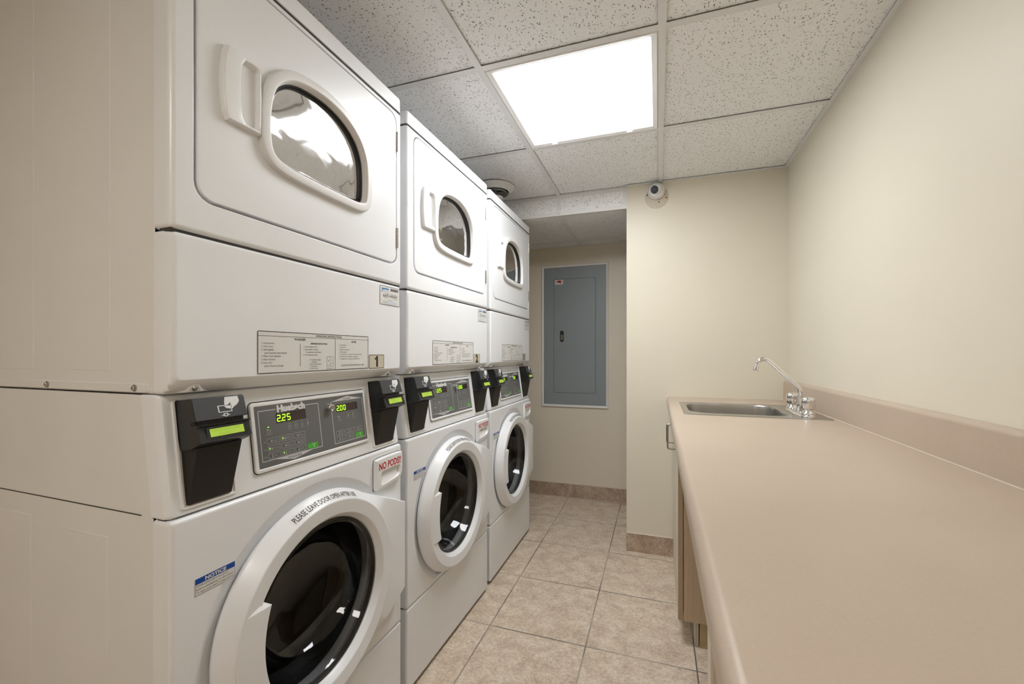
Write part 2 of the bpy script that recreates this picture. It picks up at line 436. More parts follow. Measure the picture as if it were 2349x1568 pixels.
class Print:
    """flat print on a face given by a function (u, v) -> xyz"""
    def __init__(self, mb, place): self.mb = mb; self.p = place
    def rect(self, u0, u1, v0, v1, material, lift=0.0):
        self.mb.use(material)
        self.mb.poly([self.p(u0, v0, lift), self.p(u1, v0, lift), self.p(u1, v1, lift), self.p(u0, v1, lift)])
    def poly(self, pts, material, lift=0.0):
        self.mb.use(material); self.mb.poly([self.p(u, v, lift) for u, v in pts])
    def frame(self, u0, u1, v0, v1, w, material, lift=0.0, r=0.0):
        if r <= 0:
            self.rect(u0, u1, v1 - w, v1, material, lift); self.rect(u0, u1, v0, v0 + w, material, lift)
            self.rect(u0, u0 + w, v0 + w, v1 - w, material, lift); self.rect(u1 - w, u1, v0 + w, v1 - w, material, lift)
            return
        self.mb.use(material)
        a = rrect(u0, u1, v0, v1, r, 5); b = rrect(u0 + w, u1 - w, v0 + w, v1 - w, max(r - w, 1e-4), 5)
        self.mb.loft([[self.p(u, v, lift) for u, v in a], [self.p(u, v, lift) for u, v in b]])
    def text(self, s, u, v, h, material, width=None, align='l', lift=0.0, bold=0.0, squeeze=1.0):
        vs, fs, (x0, x1, y0, y1) = text_polys(s, bold)
        if not fs: return
        k = h / 0.70
        kx = k * squeeze
        if width: kx = width / (x1 - x0)
        wd = (x1 - x0) * kx
        ou = u if align == 'l' else (u - wd / 2 if align == 'c' else u - wd)
        self.mb.use(material)
        self.mb.add([self.p(ou + (a - x0) * kx, v + b * k, lift) for a, b in vs], fs)

def rrect(y0, y1, z0, z1, r, n=6):
    r = min(r, (y1 - y0) / 2 - 1e-5, (z1 - z0) / 2 - 1e-5)
    out = []
    for cy, cz, a in ((y1 - r, z1 - r, 0), (y0 + r, z1 - r, PI / 2), (y0 + r, z0 + r, PI), (y1 - r, z0 + r, 1.5 * PI)):
        for k in range(n + 1):
            t = a + PI / 2 * k / n
            out.append((cy + r * math.cos(t), cz + r * math.sin(t)))
    return out
def circ(c, r, n=96): return [(c[0] + r * math.cos(2 * PI * k / n), c[1] + r * math.sin(2 * PI * k / n)) for k in range(n)]
def ray_hit(c, a, poly):
    dx, dz = math.cos(a), math.sin(a); best = None
    for i in range(len(poly)):
        p, q = poly[i], poly[(i + 1) % len(poly)]
        ex, ez = q[0] - p[0], q[1] - p[1]
        den = dx * ez - dz * ex
        if abs(den) < 1e-14: continue
        t = ((p[0] - c[0]) * ez - (p[1] - c[1]) * ex) / den
        s = ((p[0] - c[0]) * dz - (p[1] - c[1]) * dx) / den
        if t > 0 and -1e-9 <= s <= 1 + 1e-9 and (best is None or t > best): best = t
    return best
def ray_loops(c, polys_x, n=128):
    """polys_x: list of (polygon, x). Returns matching loops in 3-D (x, y, z) sampled by angle about c"""
    ang = [2 * PI * k / n for k in range(n)]
    for poly, x in polys_x:
        if len(poly) <= 64:
            ang += [math.atan2(p[1] - c[1], p[0] - c[0]) % (2 * PI) for p in poly]
    ang.sort(); a2 = []
    for a in ang:
        if not a2 or a - a2[-1] > 0.004: a2.append(a)
    loops = []
    for poly, x in polys_x:
        l = []
        for a in a2:
            t = ray_hit(c, a, poly)
            l.append((x, c[0] + t * math.cos(a), c[1] + t * math.sin(a)))
        loops.append(l)
    return loops
def smooth_closed(pts, n=6):
    out = []; m = len(pts)
    for i in range(m):
        p0, p1, p2, p3 = pts[i - 1], pts[i], pts[(i + 1) % m], pts[(i + 2) % m]
        for k in range(n):
            t = k / n
            out.append(tuple(0.5 * (2 * p1[d] + (p2[d] - p0[d]) * t + (2 * p0[d] - 5 * p1[d] + 4 * p2[d] - p3[d]) * t * t + (3 * p1[d] - p0[d] - 3 * p2[d] + p3[d]) * t ** 3) for d in (0, 1)))
    return out
def inset(poly, d):
    """shrink a smooth counter-clockwise or clockwise outline by d along its normals"""
    area = sum(poly[i][0] * poly[(i + 1) % len(poly)][1] - poly[(i + 1) % len(poly)][0] * poly[i][1] for i in range(len(poly)))
    s = 1 if area > 0 else -1; out = []
    for i in range(len(poly)):
        a, b = poly[i - 1], poly[(i + 1) % len(poly)]
        tx, tz = b[0] - a[0], b[1] - a[1]; l = math.hypot(tx, tz) or 1
        out.append((poly[i][0] - s * tz / l * d, poly[i][1] + s * tx / l * d))
    return out
def lip(poly_outer, x, r, steps=3):
    """rounded edge: outlines and x values going from the side up onto the face"""
    return [(inset(poly_outer, r * (1 - math.cos(PI / 2 * k / steps))), x - r + r * math.sin(PI / 2 * k / steps)) for k in range(steps + 1)]

# ------------------------------------------------------------------ room shell
def struct(name, mb, m=None, parent=None, smooth=False):
    o = mb.build(name, m, parent, smooth=smooth)
    if parent is None: o['kind'] = 'structure'
    return o
T = 0.08
struct('floor', MB().box(X_LEFT - T, X_RIGHT + T, Y_FRONT - T, Y_BACK + T, -0.06, 0), floor_tile)
struct('wall_right', MB().box(X_RIGHT, X_RIGHT + T, Y_FRONT - T, Y_PILLAR + 0.01, 0, Z_CEIL + 0.1), paint)
struct('wall_left', MB().box(X_LEFT - T, X_LEFT, Y_FRONT - T, Y_BACK + T, 0, Z_CEIL + 0.1), paint_back)
wb = struct('wall_back', MB().box(X_LEFT, X_PILLAR + 0.2, Y_BACK, Y_BACK + T, 0, Z_CEIL + 0.1), paint_back)
struct('wall_front', MB().box(X_LEFT, X_RIGHT, Y_FRONT - T, Y_FRONT, 0, Z_CEIL + 0.1), paint)
struct('wall_pillar', MB().box(X_PILLAR, X_RIGHT + T, Y_PILLAR, Y_BACK, 0, Z_CEIL + 0.1), paint)
# small white scuff on the back wall
cs = MB()
cs.prism([(0.169, Y_BACK, 0.585), (0.163, Y_BACK, 0.575), (0.166, Y_BACK, 0.552), (0.174, Y_BACK, 0.548), (0.177, Y_BACK, 0.578)][::-1],
         [(0.169, Y_BACK - 0.0006, 0.585), (0.163, Y_BACK - 0.0006, 0.575), (0.166, Y_BACK - 0.0006, 0.552), (0.174, Y_BACK - 0.0006, 0.548), (0.177, Y_BACK - 0.0006, 0.578)][::-1])
cs.build('paint_chip', lab_white, wb, smooth=False)

struct('baseboard_back', MB().box(X_LEFT, X_PILLAR, Y_BACK - 0.009, Y_BACK, 0, 0.1085), base_tile)
bb = MB().box(X_PILLAR - 0.002, 0.905, Y_PILLAR - 0.009, Y_PILLAR, 0, 0.1085)
struct('baseboard_pillar', bb, base_tile)
bc = MB(); bc.add([(X_PILLAR - 0.002, Y_PILLAR, 0.1085), (0.905, Y_PILLAR, 0.1085), (0.905, Y_PILLAR - 0.009, 0.1085), (X_PILLAR - 0.002, Y_PILLAR - 0.009, 0.1085),
               (X_PILLAR - 0.002, Y_PILLAR, 0.1125), (0.905, Y_PILLAR, 0.1125)], [(0, 1, 2, 3), (3, 2, 5, 4), (0, 4, 5, 1), (0, 3, 4), (1, 5, 2)])
struct('trim_1', bc, caulk)
bc2 = MB(); bc2.add([(X_LEFT, Y_BACK, 0.1085), (X_PILLAR, Y_BACK, 0.1085), (X_PILLAR, Y_BACK - 0.007, 0.1085), (X_LEFT, Y_BACK - 0.007, 0.1085),
                (X_LEFT, Y_BACK, 0.112), (X_PILLAR, Y_BACK, 0.112)], [(0, 1, 2, 3), (3, 2, 5, 4), (0, 4, 5, 1), (0, 3, 4), (1, 5, 2)])
struct('trim_2', bc2, caulk)

# ceiling: main field, dropped field, soffit face
LXA, LXB = 0.2116 + 0.012, 0.8213 - 0.012
yg = [Y_GRID0 + CELL * k for k in range(-6, 3)]      # 2.562 is the drop
cm = MB()
xg = [X_LEFT] + X_GRID + [X_RIGHT]
ys = [Y_FRONT] + [y for y in yg if y > Y_FRONT + 0.05]
ys[-1] = Y_DROP
LIGHT_CELLS = []
for i in range(len(xg) - 1):
    for j in range(len(ys) - 1):
        if i == 2 and (abs(ys[j] - Y_GRID0) < 0.01 or abs(ys[j] - (Y_GRID0 - 4 * CELL)) < 0.01):
            LIGHT_CELLS.append((xg[i], xg[i + 1], ys[j], ys[j + 1])); continue
        g = 0.010
        # lay-in panel sitting just above the tee flange
        cm.box(xg[i] + (g if i else 0), xg[i + 1] - (g if i < 3 else 0), ys[j] + g, ys[j + 1] - g, Z_CEIL + 0.006, Z_CEIL + 0.018)
cm.box(X_LEFT, X_RIGHT, Y_FRONT, Y_BACK, Z_CEIL + 0.12, Z_CEIL + 0.14)
ceil = struct('ceiling', cm, tile_ceiling)
gm = MB()
TW = 0.0125
for x in X_GRID:
    gm.box(x - TW, x + TW, Y_FRONT, Y_DROP, Z_CEIL - 0.0005, Z_CEIL + 0.002)
    gm.box(x - 0.001, x + 0.001, Y_FRONT, Y_DROP, Z_CEIL + 0.002, Z_CEIL + 0.04)
for y in ys[1:-1]:
    for a, b in zip(xg[:-1], xg[1:]):
        gm.box(a + (TW if a > X_LEFT else 0), b - (TW if b < X_RIGHT else 0), y - TW, y + TW, Z_CEIL - 0.0002, Z_CEIL + 0.002)
struct('trim_3', gm, grid_white)
wa = MB()
wa.box(X_RIGHT - 0.020, X_RIGHT, Y_FRONT, Y_PILLAR, Z_CEIL - 0.001, Z_CEIL + 0.002); wa.box(X_RIGHT - 0.002, X_RIGHT, Y_FRONT, Y_PILLAR, Z_CEIL, Z_CEIL + 0.02)
wa.box(X_PILLAR - 0.004, X_RIGHT - 0.02, Y_PILLAR - 0.020, Y_PILLAR, Z_CEIL - 0.001, Z_CEIL + 0.002)
struct('trim_4', wa, grid_white)
# soffit face with its own grid
sf = MB(); sf.box(X_LEFT, X_PILLAR, Y_DROP, Y_DROP + 0.016, Z_LOW, Z_CEIL + 0.018); sf.weld = True
struct('ceiling_soffit', sf, tile_ceiling)
st = MB()
st.box(X_LEFT, X_PILLAR, Y_DROP - 0.003, Y_DROP, Z_CEIL - 0.020, Z_CEIL + 0.002)
st.box(X_LEFT, X_PILLAR, Y_DROP - 0.003, Y_DROP, Z_LOW - 0.001, Z_LOW + 0.021)
st.box(X_LEFT, X_PILLAR, Y_DROP - 0.003, Y_DROP + 0.022, Z_LOW - 0.003, Z_LOW - 0.001)
st.box(X_PILLAR - 0.022, X_PILLAR, Y_DROP - 0.003, Y_DROP, Z_LOW + 0.021, Z_CEIL - 0.020)
for x in (X_GRID[0], X_GRID[1]):
    st.box(x - 0.012, x + 0.012, Y_DROP - 0.003, Y_DROP, Z_LOW + 0.021, Z_CEIL - 0.020)
so = struct('trim_5', st, grid_white)
rv = MB(); rv.lathe([(0.0, -0.0075), (0.003, -0.0070), (0.0045, -0.004), (0.0045, -0.003)], (X_GRID[1], Y_DROP, Z_LOW + 0.011), axis='y', seg=16)
rv.build('rivet', screw_steel, so)
# dropped ceiling
lc = MB(); YB2 = 3.205
for a, b in ((X_LEFT, X_GRID[0]), (X_GRID[0], X_GRID[1]), (X_GRID[1], X_PILLAR)):
    lc.box(a + 0.010, b - 0.004, Y_DROP + 0.024, YB2 - 0.010, Z_LOW + 0.002, Z_LOW + 0.016)
    lc.box(a + 0.010, b - 0.004, YB2 + 0.010, Y_BACK, Z_LOW + 0.002, Z_LOW + 0.016)
lc.box(X_LEFT, X_PILLAR, Y_DROP + 0.016, Y_BACK, Z_LOW + 0.05, Z_LOW + 0.06)
struct('ceiling_low', lc, tile_ceiling)
lt = MB()
for x in (X_GRID[0], X_GRID[1]): lt.box(x - 0.012, x + 0.012, Y_DROP + 0.022, Y_BACK, Z_LOW - 0.0005, Z_LOW + 0.002)
lt.box(X_LEFT, X_PILLAR, YB2 - 0.012, YB2 + 0.012, Z_LOW - 0.0007, Z_LOW + 0.0018)
lt.box(X_PILLAR - 0.018, X_PILLAR, Y_DROP + 0.022, Y_BACK, Z_LOW - 0.0009, Z_LOW + 0.0016)
lt.box(X_LEFT, X_PILLAR, Y_BACK - 0.018, Y_BACK, Z_LOW - 0.0011, Z_LOW + 0.0014)
struct('trim_6', lt, grid_white)

# ------------------------------------------------------------------ troffers
def troffer(cell, dm, label):
    x0, x1, y0, y1 = cell[0] + 0.013, cell[1] - 0.013, cell[2] + 0.013, cell[3] - 0.013
    r = empty('ceiling_light', ((x0 + x1) / 2, (y0 + y1) / 2, Z_CEIL))
    tag(r, label, 'ceiling light')
    o = ((x0 + x1) / 2, (y0 + y1) / 2, Z_CEIL)
    h = MB(off=o); h.box(x0, x1, y0, y1, Z_CEIL + 0.075, Z_CEIL + 0.08)
    for a, b, c, d in ((x0, x0 + 0.002, y0, y1), (x1 - 0.002, x1, y0, y1), (x0, x1, y0, y0 + 0.002), (x0, x1, y1 - 0.002, y1)):
        h.box(a, b, c, d, Z_CEIL + 0.006, Z_CEIL + 0.075)
    h.build('housing', lamp_frame, r, smooth=False)
    fr = MB(off=o); w = 0.024
    ou = [(x0, y0), (x1, y0), (x1, y1), (x0, y1)]
    def ring(d, z): return [(x0 + d, y0 + d, z), (x1 - d, y0 + d, z), (x1 - d, y1 - d, z), (x0 + d, y1 - d, z)]
    fr.loft([ring(0, Z_CEIL + 0.010), ring(0, Z_CEIL + 0.001), ring(0.003, Z_CEIL - 0.003), ring(w - 0.004, Z_CEIL + 0.001), ring(w, Z_CEIL + 0.006), ring(w, Z_CEIL + 0.010)])
    fr.build('frame', lamp_frame, r, smooth=False)
    di = MB(off=o); di.box(x0 + w - 0.003, x1 - w + 0.003, y0 + w - 0.003, y1 - w + 0.003, Z_CEIL + 0.008, Z_CEIL + 0.012)
    di.build('diffuser', dm, r, smooth=False)
    for xx in (x0 + 0.12, x1 - 0.12):
        c = MB(off=o); c.bbox(xx - 0.012, xx + 0.012, y1 - 0.016, y1 - 0.006, Z_CEIL - 0.006, Z_CEIL - 0.001, 0.002)
        c.build('latch', lamp_frame, r)
    return r
cells = sorted(LIGHT_CELLS, key=lambda c: -c[2])
troffer(cells[0], diff_front, 'lit square fluorescent ceiling panel in front of the white machines')
troffer(cells[1], diff_rear, 'added unseen ceiling panel filling in light from behind the camera')  # out of view, added for its light

# ------------------------------------------------------------------ round ceiling vent
VC = (-0.122, 2.330, Z_CEIL)
vt = empty('ceiling_vent', VC); tag(vt, 'round white ceiling diffuser vent above the third machine', 'vent')
m_ = MB(off=VC); m_.lathe([(0.114, 0.001), (0.116, -0.002), (0.110, -0.008), (0.092, -0.022), (0.084, -0.030), (0.080, -0.030), (0.080, -0.022), (0.082, 0.0)], VC, seg=64); m_.build('outer_ring', vent_white, vt)
m_ = MB(off=VC); m_.lathe([(0.080, -0.004), (0.05, -0.003), (0.0, -0.003)], VC, seg=48); m_.build('throat', vent_dark, vt)
m_ = MB(off=VC); m_.lathe([(0.046, -0.010), (0.050, -0.011), (0.066, -0.025), (0.0750, -0.0385), (0.0765, -0.0400), (0.0745, -0.0412), (0.064, -0.030), (0.048, -0.016), (0.046, -0.010)], VC, seg=64); m_.build('inner_cone', vent_mid, vt)
m_ = MB(off=VC); m_.lathe([(0.0, -0.058), (0.040, -0.058), (0.045, -0.062), (0.044, -0.066), (0.036, -0.071), (0.0, -0.073)], VC, seg=48); m_.build('centre_disc', vent_white, vt)
m_ = MB(off=VC); m_.tube([(VC[0], VC[1], Z_CEIL - 0.003), (VC[0], VC[1], Z_CEIL - 0.058)], 0.006, 10)
m_.box(VC[0] - 0.078, VC[0] + 0.078, VC[1] - 0.003, VC[1] + 0.003, Z_CEIL - 0.022, Z_CEIL - 0.018); m_.build('bracket', vent_mid, vt)

# ------------------------------------------------------------------ dome camera on the pillar
DC = (0.803, Y_PILLAR, 2.098)
sc_ = empty('security_camera', DC); tag(sc_, 'small white dome security camera on the cream pillar wall', 'camera')
m_ = MB(off=DC); m_.lathe([(0.0, -0.0022), (0.063, -0.0022), (0.0655, -0.0012), (0.066, 0)], DC, axis='y', seg=64); m_.build('mounting_plate', plate_beige, sc_)
for (dx, dz, r, mm) in ((-0.055, 0.017, 0.0042, red_plug), (0.052, -0.008, 0.0046, red_plug), (0.012, -0.030, 0.0036, dark_hole), (-0.014, -0.044, 0.0026, yellow_plug), (0.044, 0.010, 0.0020, dark_hole)):
    m_ = MB(off=DC); m_.lathe([(0.0, -0.0032), (r, -0.0032), (r, -0.002)], (DC[0] + dx, DC[1], DC[2] + dz), axis='y', seg=16)
    m_.build('plug', mm, sc_)
BC = (0.801, Y_PILLAR - 0.002, 2.130)
m_ = MB(off=DC); m_.lathe([(0.046, 0.0), (0.0485, -0.006), (0.0485, -0.016), (0.046, -0.024), (0.040, -0.034), (0.0, -0.036)], BC, axis='y', seg=56); m_.build('body', cam_white, sc_)
# eyeball, looking out, left and down
aim = Vector((-0.30, -0.85, -0.28)).normalized()
ec = Vector(BC) + Vector((-0.002, -0.026, 0.003))
q = Vector((0, 0, 1)).rotation_difference(aim)
def ball(prof, name, mm, par=sc_):
    b_ = MB(off=DC); n = 48; loops = []
    for r, h in prof:
        loops.append([tuple(ec + q @ Vector((r * math.cos(2 * PI * k / n), r * math.sin(2 * PI * k / n), h))) for k in range(n)])
    b_.loft(loops); return b_.build(name, mm, par)
R_ = 0.037
ball([(R_ * math.cos(t), R_ * math.sin(t)) for t in [PI / 180 * a for a in range(-40, 46, 8)]] + [(0.0275, 0.0265), (0.0265, 0.029), (0.023, 0.0285)], 'eyeball', cam_white)
ball([(0.0235, 0.0282), (0.0215, 0.0292), (0.0, 0.0292)], 'lens', lens_black)
ball([(0.0065, 0.0293), (0.005, 0.0300), (0.0, 0.0306)], 'glint_dot', lens_glint)
m_ = MB(off=DC); m_.tube([(0.792, Y_PILLAR - 0.012, 2.168), (0.794, Y_PILLAR - 0.010, 2.176), (0.799, Y_PILLAR - 0.008, 2.183)], 0.0035, 8)
m_.tube([(0.799, Y_PILLAR - 0.014, 2.170), (0.801, Y_PILLAR - 0.011, 2.177), (0.804, Y_PILLAR - 0.008, 2.183)], 0.0028, 8)
m_.build('cable', cam_white, sc_)

# ------------------------------------------------------------------ breaker panel on the back wall
EP = (0.159, Y_BACK, 0.738)
ep = empty('electrical_panel', EP); tag(ep, 'grey steel breaker panel in a white frame on the back wall', 'electrical panel')
fo = MB(off=EP)
def yring(x0, x1, z0, z1, y): return [(x0, y, z0), (x1, y, z0), (x1, y, z1), (x0, y, z1)]
a_ = (-0.1174, 0.4351, 0.7379, 1.9105); b_ = (-0.097, 0.4147, 0.7585, 1.890)
fo.loft([yring(*a_, Y_BACK), yring(*a_, Y_BACK - 0.010), yring(a_[0] + .004, a_[1] - .004, a_[2] + .004, a_[3] - .004, Y_BACK - 0.013),
         yring(b_[0] - .006, b_[1] + .006, b_[2] - .006, b_[3] + .006, Y_BACK - 0.011), yring(*b_, Y_BACK - 0.008), yring(*b_, Y_BACK)])
fo.build('frame', trim_white, ep, smooth=False)
pn = MB(off=EP); pn.loft([yring(-0.0955, 0.4130, 0.7600, 1.8885, Y_BACK), yring(-0.0955, 0.4130, 0.7600, 1.8885, Y_BACK - 0.005), yring(-0.0945, 0.4120, 0.7610, 1.8875, Y_BACK - 0.006)], cap1=True)
pn.build('cover', panel_grey, ep, smooth=False)
# dark groove, then the door inside it
def yplate(x0, x1, z0, z1, r, ya, yb, hole=None):
    o = MB(off=EP); p = rrect(x0, x1, z0, z1, r, 5)
    o.loft([[(u, ya, v) for u, v in p], [(u, yb + 0.0006, v) for u, v in p], [(u, yb, v) for u, v in inset(p, 0.0008)]], cap1=True)
    return o
yplate(-0.0142, 0.3335, 0.8555, 1.7945, 0.012, Y_BACK - 0.005, Y_BACK - 0.0064).build('door_gap', seam, ep)
dr = yplate(-0.0115, 0.3308, 0.8582, 1.7918, 0.010, Y_BACK - 0.006, Y_BACK - 0.0088).build('door', panel_grey, ep)
yplate(0.040, 0.072, 1.274, 1.368, 0.0155, Y_BACK - 0.008, Y_BACK - 0.0096).build('latch', rubber, dr)
yplate(0.0455, 0.0665, 1.291, 1.333, 0.002, Y_BACK - 0.009, Y_BACK - 0.0106).build('latch_slide', nickel, dr)
lb = MB(off=EP); lb.recalc = False
P_ = Print(lb, lambda u, v, l: (u, Y_BACK - 0.0091 - l, v))
P_.rect(-0.002, 0.066, 1.7485, 1.7875, lab_white)
P_.poly([(0.008, 1.770), (0.030, 1.784), (0.058, 1.778), (0.046, 1.768), (0.056, 1.757), (0.026, 1.765)], ink_red, 0.0002)
P_.text('DANGER', 0.003, 1.775, 0.007, ink, lift=0.0004, width=0.030); P_.text('High voltage', 0.004, 1.7655, 0.005, ink, lift=0.0004, width=0.045)
P_.text('Keep door closed', 0.003, 1.7525, 0.006, ink_red, lift=0.0003, width=0.058)
lb.build('warning_sticker', None, dr, smooth=False)

# ------------------------------------------------------------------ worktop, sink, tap, cabinets
CX0, CY0 = 0.858, -1.05
CT = (1.16, 0.8, ZK)
SX0, SX1, SY0, SY1 = 0.912, 1.437, 1.838, 2.290        # sink flange
BX0, BX1, BY0, BY1 = 0.940, 1.320, 1.900, 2.255        # bowl
ct = empty('countertop', (CT[0], CT[1], ZK - 0.038)); tag(ct, 'long beige laminate worktop along the right wall', 'countertop')
OC = (CT[0], CT[1], ZK - 0.038)
# surface profile in x-z, cut around the bowl by splitting the slab in y
def nose():
    pr = [(CX0 + 0.010, ZK - 0.040), (CX0 + 0.002, ZK - 0.039), (CX0, ZK - 0.035)]
    r = 0.017
    pr += [(CX0 + r - r * math.cos(t), ZK - r + r * math.sin(t)) for t in [PI / 2 * k / 8 for k in range(0, 9)]]
    return pr
def slab(mb, x_from_nose, x1, y0, y1):
    if x_from_nose is True:
        pr = nose() + [(x1, ZK), (x1, ZK - 0.040)]
    else:
        pr = [(x_from_nose, ZK - 0.040), (x_from_nose, ZK), (x1, ZK), (x1, ZK - 0.040)]
    mb.loft([[(x, y0, z) for x, z in pr], [(x, y1, z) for x, z in pr]], cap0=True, cap1=True)
top = MB(off=OC); g = 0.012
slab(top, True, X_RIGHT - 0.024, CY0, BY0 - g); slab(top, True, X_RIGHT - 0.024, BY1 + g, Y_PILLAR)
slab(top, True, BX0 - g, BY0 - g, BY1 + g); slab(top, BX1 + g, X_RIGHT - 0.024, BY0 - g, BY1 + g)
top.weld = True
top.build('worktop', counter_m, ct, angle=25)
sp = MB(off=OC)
r = 0.013; xa, xb, zt = X_RIGHT - 0.0245, X_RIGHT - 0.0006, 1.0366
pr = [(xb, ZK - 0.04), (xb, zt)] + [(xa + r - r * math.sin(t), zt - r + r * math.cos(t)) for t in [PI / 2 * k / 6 for k in range(7)]] + [(xa, ZK - 0.04)]
n_ = len(pr); loops = []
for y in (CY0, Y_PILLAR - 0.010, Y_PILLAR - 0.006, Y_PILLAR - 0.003, Y_PILLAR):
    d = {Y_PILLAR - 0.006: 0.0008, Y_PILLAR - 0.003: 0.003, Y_PILLAR: 0.007}.get(y, 0)
    loops.append([(x, y, z - (d if z > 1.0 else 0)) for x, z in pr])
sp.loft(loops, cap0=True, cap1=True); sp.build('backsplash', counter_m, ct)
ck = MB(off=OC); ck.add([(xa, CY0, ZK), (xa, Y_PILLAR, ZK), (xa - 0.0020, Y_PILLAR, ZK + 0.0002), (xa - 0.0020, CY0, ZK + 0.0002), (xa, CY0, ZK + 0.0020), (xa, Y_PILLAR, ZK + 0.0020)],
                       [(3, 2, 5, 4), (0, 1, 2, 3), (0, 4, 5, 1), (0, 3, 4), (1, 5, 2)])
ck.build('caulk_bead', caulk, ct, smooth=False)

# sink
SO = ((SX0 + SX1) / 2, (SY0 + SY1) / 2, ZK)
sk = empty('sink', SO); tag(sk, 'stainless steel drop-in sink set in the beige worktop', 'sink')
bowl_c = ((BX0 + BX1) / 2, (BY0 + BY1) / 2)
def lp(p, z): return (p, z)
outer = rrect(SX0, SX1, SY0, SY1, 0.012, 5)
bowl = rrect(BX0, BX1, BY0, BY1, 0.085, 10)
seq = [(outer, ZK + 0.0005), (inset(outer, 0.001), ZK + 0.0024), (inset(outer, 0.006), ZK + 0.0028), (inset(outer, 0.012), ZK + 0.0022)]
def xyl(seq_, c):
    L_ = ray_loops(c, seq_, 160)
    return [[(p[1], p[2], p[0]) for p in l] for l in L_]
fl = MB(off=SO); fl.loft(xyl([(p, z) for p, z in seq] + [(inset(bowl, -0.006), ZK + 0.0016), (inset(bowl, -0.002), ZK + 0.0006), (bowl, ZK - 0.003)], bowl_c))
fl.build('rim', steel_brush, sk, angle=30)
bw = MB(off=SO)
bl = [(bowl, ZK - 0.003), (inset(bowl, 0.003), ZK - 0.02), (inset(bowl, 0.008), ZK - 0.10), (inset(bowl, 0.014), ZK - 0.135), (inset(bowl, 0.028), ZK - 0.152), (inset(bowl, 0.05), ZK - 0.158)]
L_ = xyl(bl + [(circ(bowl_c, 0.045), ZK - 0.162)], bowl_c); bw.loft(L_); bw.build('bowl', steel_brush, sk, angle=60)
dn = MB(off=SO); dn.lathe([(0.046, -0.161), (0.044, -0.159), (0.036, -0.163), (0.030, -0.172), (0.0, -0.173)], (bowl_c[0], bowl_c[1], ZK), seg=40); dn.build('drain', chrome, sk)

# tap
FX, FYA, FYB, FYM = 1.362, 1.878, 2.072, 1.970
fz = ZK + 0.0022
fc = empty('faucet', (FX, FYM, fz)); tag(fc, 'chrome two-handle faucet with a long angled spout on the sink', 'faucet')
FO = (FX, FYM, fz)
def plan(d, z, w=0.026, e=0.030):
    out = []
    for (cx_, cy_, a0_) in ((FX, FYB, 0), (FX, FYA, PI)):
        for k in range(13):
            t = a0_ + PI * k / 12
            out.append((cx_ + (w - d) * math.cos(t), cy_ + (e - d) * math.sin(t), z))
    return out
bs = MB(off=FO); bs.loft([plan(0, fz), plan(0, fz + 0.006), plan(0.002, fz + 0.010), plan(0.006, fz + 0.013)], cap1=True); bs.build('base_plate', chrome, fc)
for yy in (FYA, FYB):
    k_ = MB(off=FO)
    k_.lathe([(0.024, 0.010), (0.024, 0.016), (0.021, 0.021), (0.017, 0.024), (0.015, 0.030), (0.019, 0.031), (0.019, 0.034), (0.0, 0.034)], (FX, yy, fz), seg=40)
    hn = k_.build('valve', chrome, fc)
    k_ = MB(off=FO); n = 80; loops = []
    for r0, h, flu in ((0.0, 0.034, 0), (0.018, 0.034, 0), (0.0235, 0.036, 0.3), (0.0255, 0.042, 1), (0.0250, 0.064, 1), (0.0235, 0.072, 0.8), (0.019, 0.077, 0.3), (0.012, 0.079, 0), (0.0, 0.0795, 0)):
        loops.append([(FX + (r0 - 0.0016 * flu * (0.5 + 0.5 * math.cos(8 * 2 * PI * k / n)) ** 3) * math.cos(2 * PI * k / n), yy + (r0 - 0.0016 * flu * (0.5 + 0.5 * math.cos(8 * 2 * PI * k / n)) ** 3) * math.sin(2 * PI * k / n), fz + h) for k in range(n)])
    k_.loft(loops); k_.build('handle', chrome, fc)
k_ = MB(off=FO); k_.lathe([(0.018, 0.010), (0.0175, 0.018), (0.014, 0.030), (0.0135, 0.042), (0.0115, 0.044), (0.0, 0.044)], (FX, FYM, fz), seg=36); k_.build('spout_collar', chrome, fc)
def bez(p0, p1, p2, n=8): return [tuple((1 - t) ** 2 * p0[i] + 2 * t * (1 - t) * p1[i] + t * t * p2[i] for i in range(3)) for t in [k / n for k in range(n + 1)]]
y_ = FYM
sp_pts = [(FX, y_, fz + 0.040), (FX, y_, 1.010)] + bez((FX, y_, 1.018), (FX, y_, 1.040), (FX - 0.016, y_, 1.054))
A1 = Vector((FX - 0.016, y_, 1.054)); A2 = Vector((1.252, y_, 1.148))
sp_pts += [tuple(A1.lerp(A2, t)) for t in (0.3, 0.6, 0.9)] + bez(tuple(A2), (1.232, y_, 1.165), (1.217, y_, 1.155)) + bez((1.217, y_, 1.155), (1.207, y_, 1.148), (1.203, y_, 1.126))
k_ = MB(off=FO); k_.tube(sp_pts, 0.0085, 18); k_.build('spout', chrome, fc, angle=50)
k_ = MB(off=FO); k_.tube([(1.2035, y_, 1.130), (1.2030, y_, 1.127), (1.2005, y_, 1.112), (1.2000, y_, 1.109)], [0.0098, 0.0108, 0.0108, 0.0095], 20); k_.build('aerator', chrome, fc, angle=50)

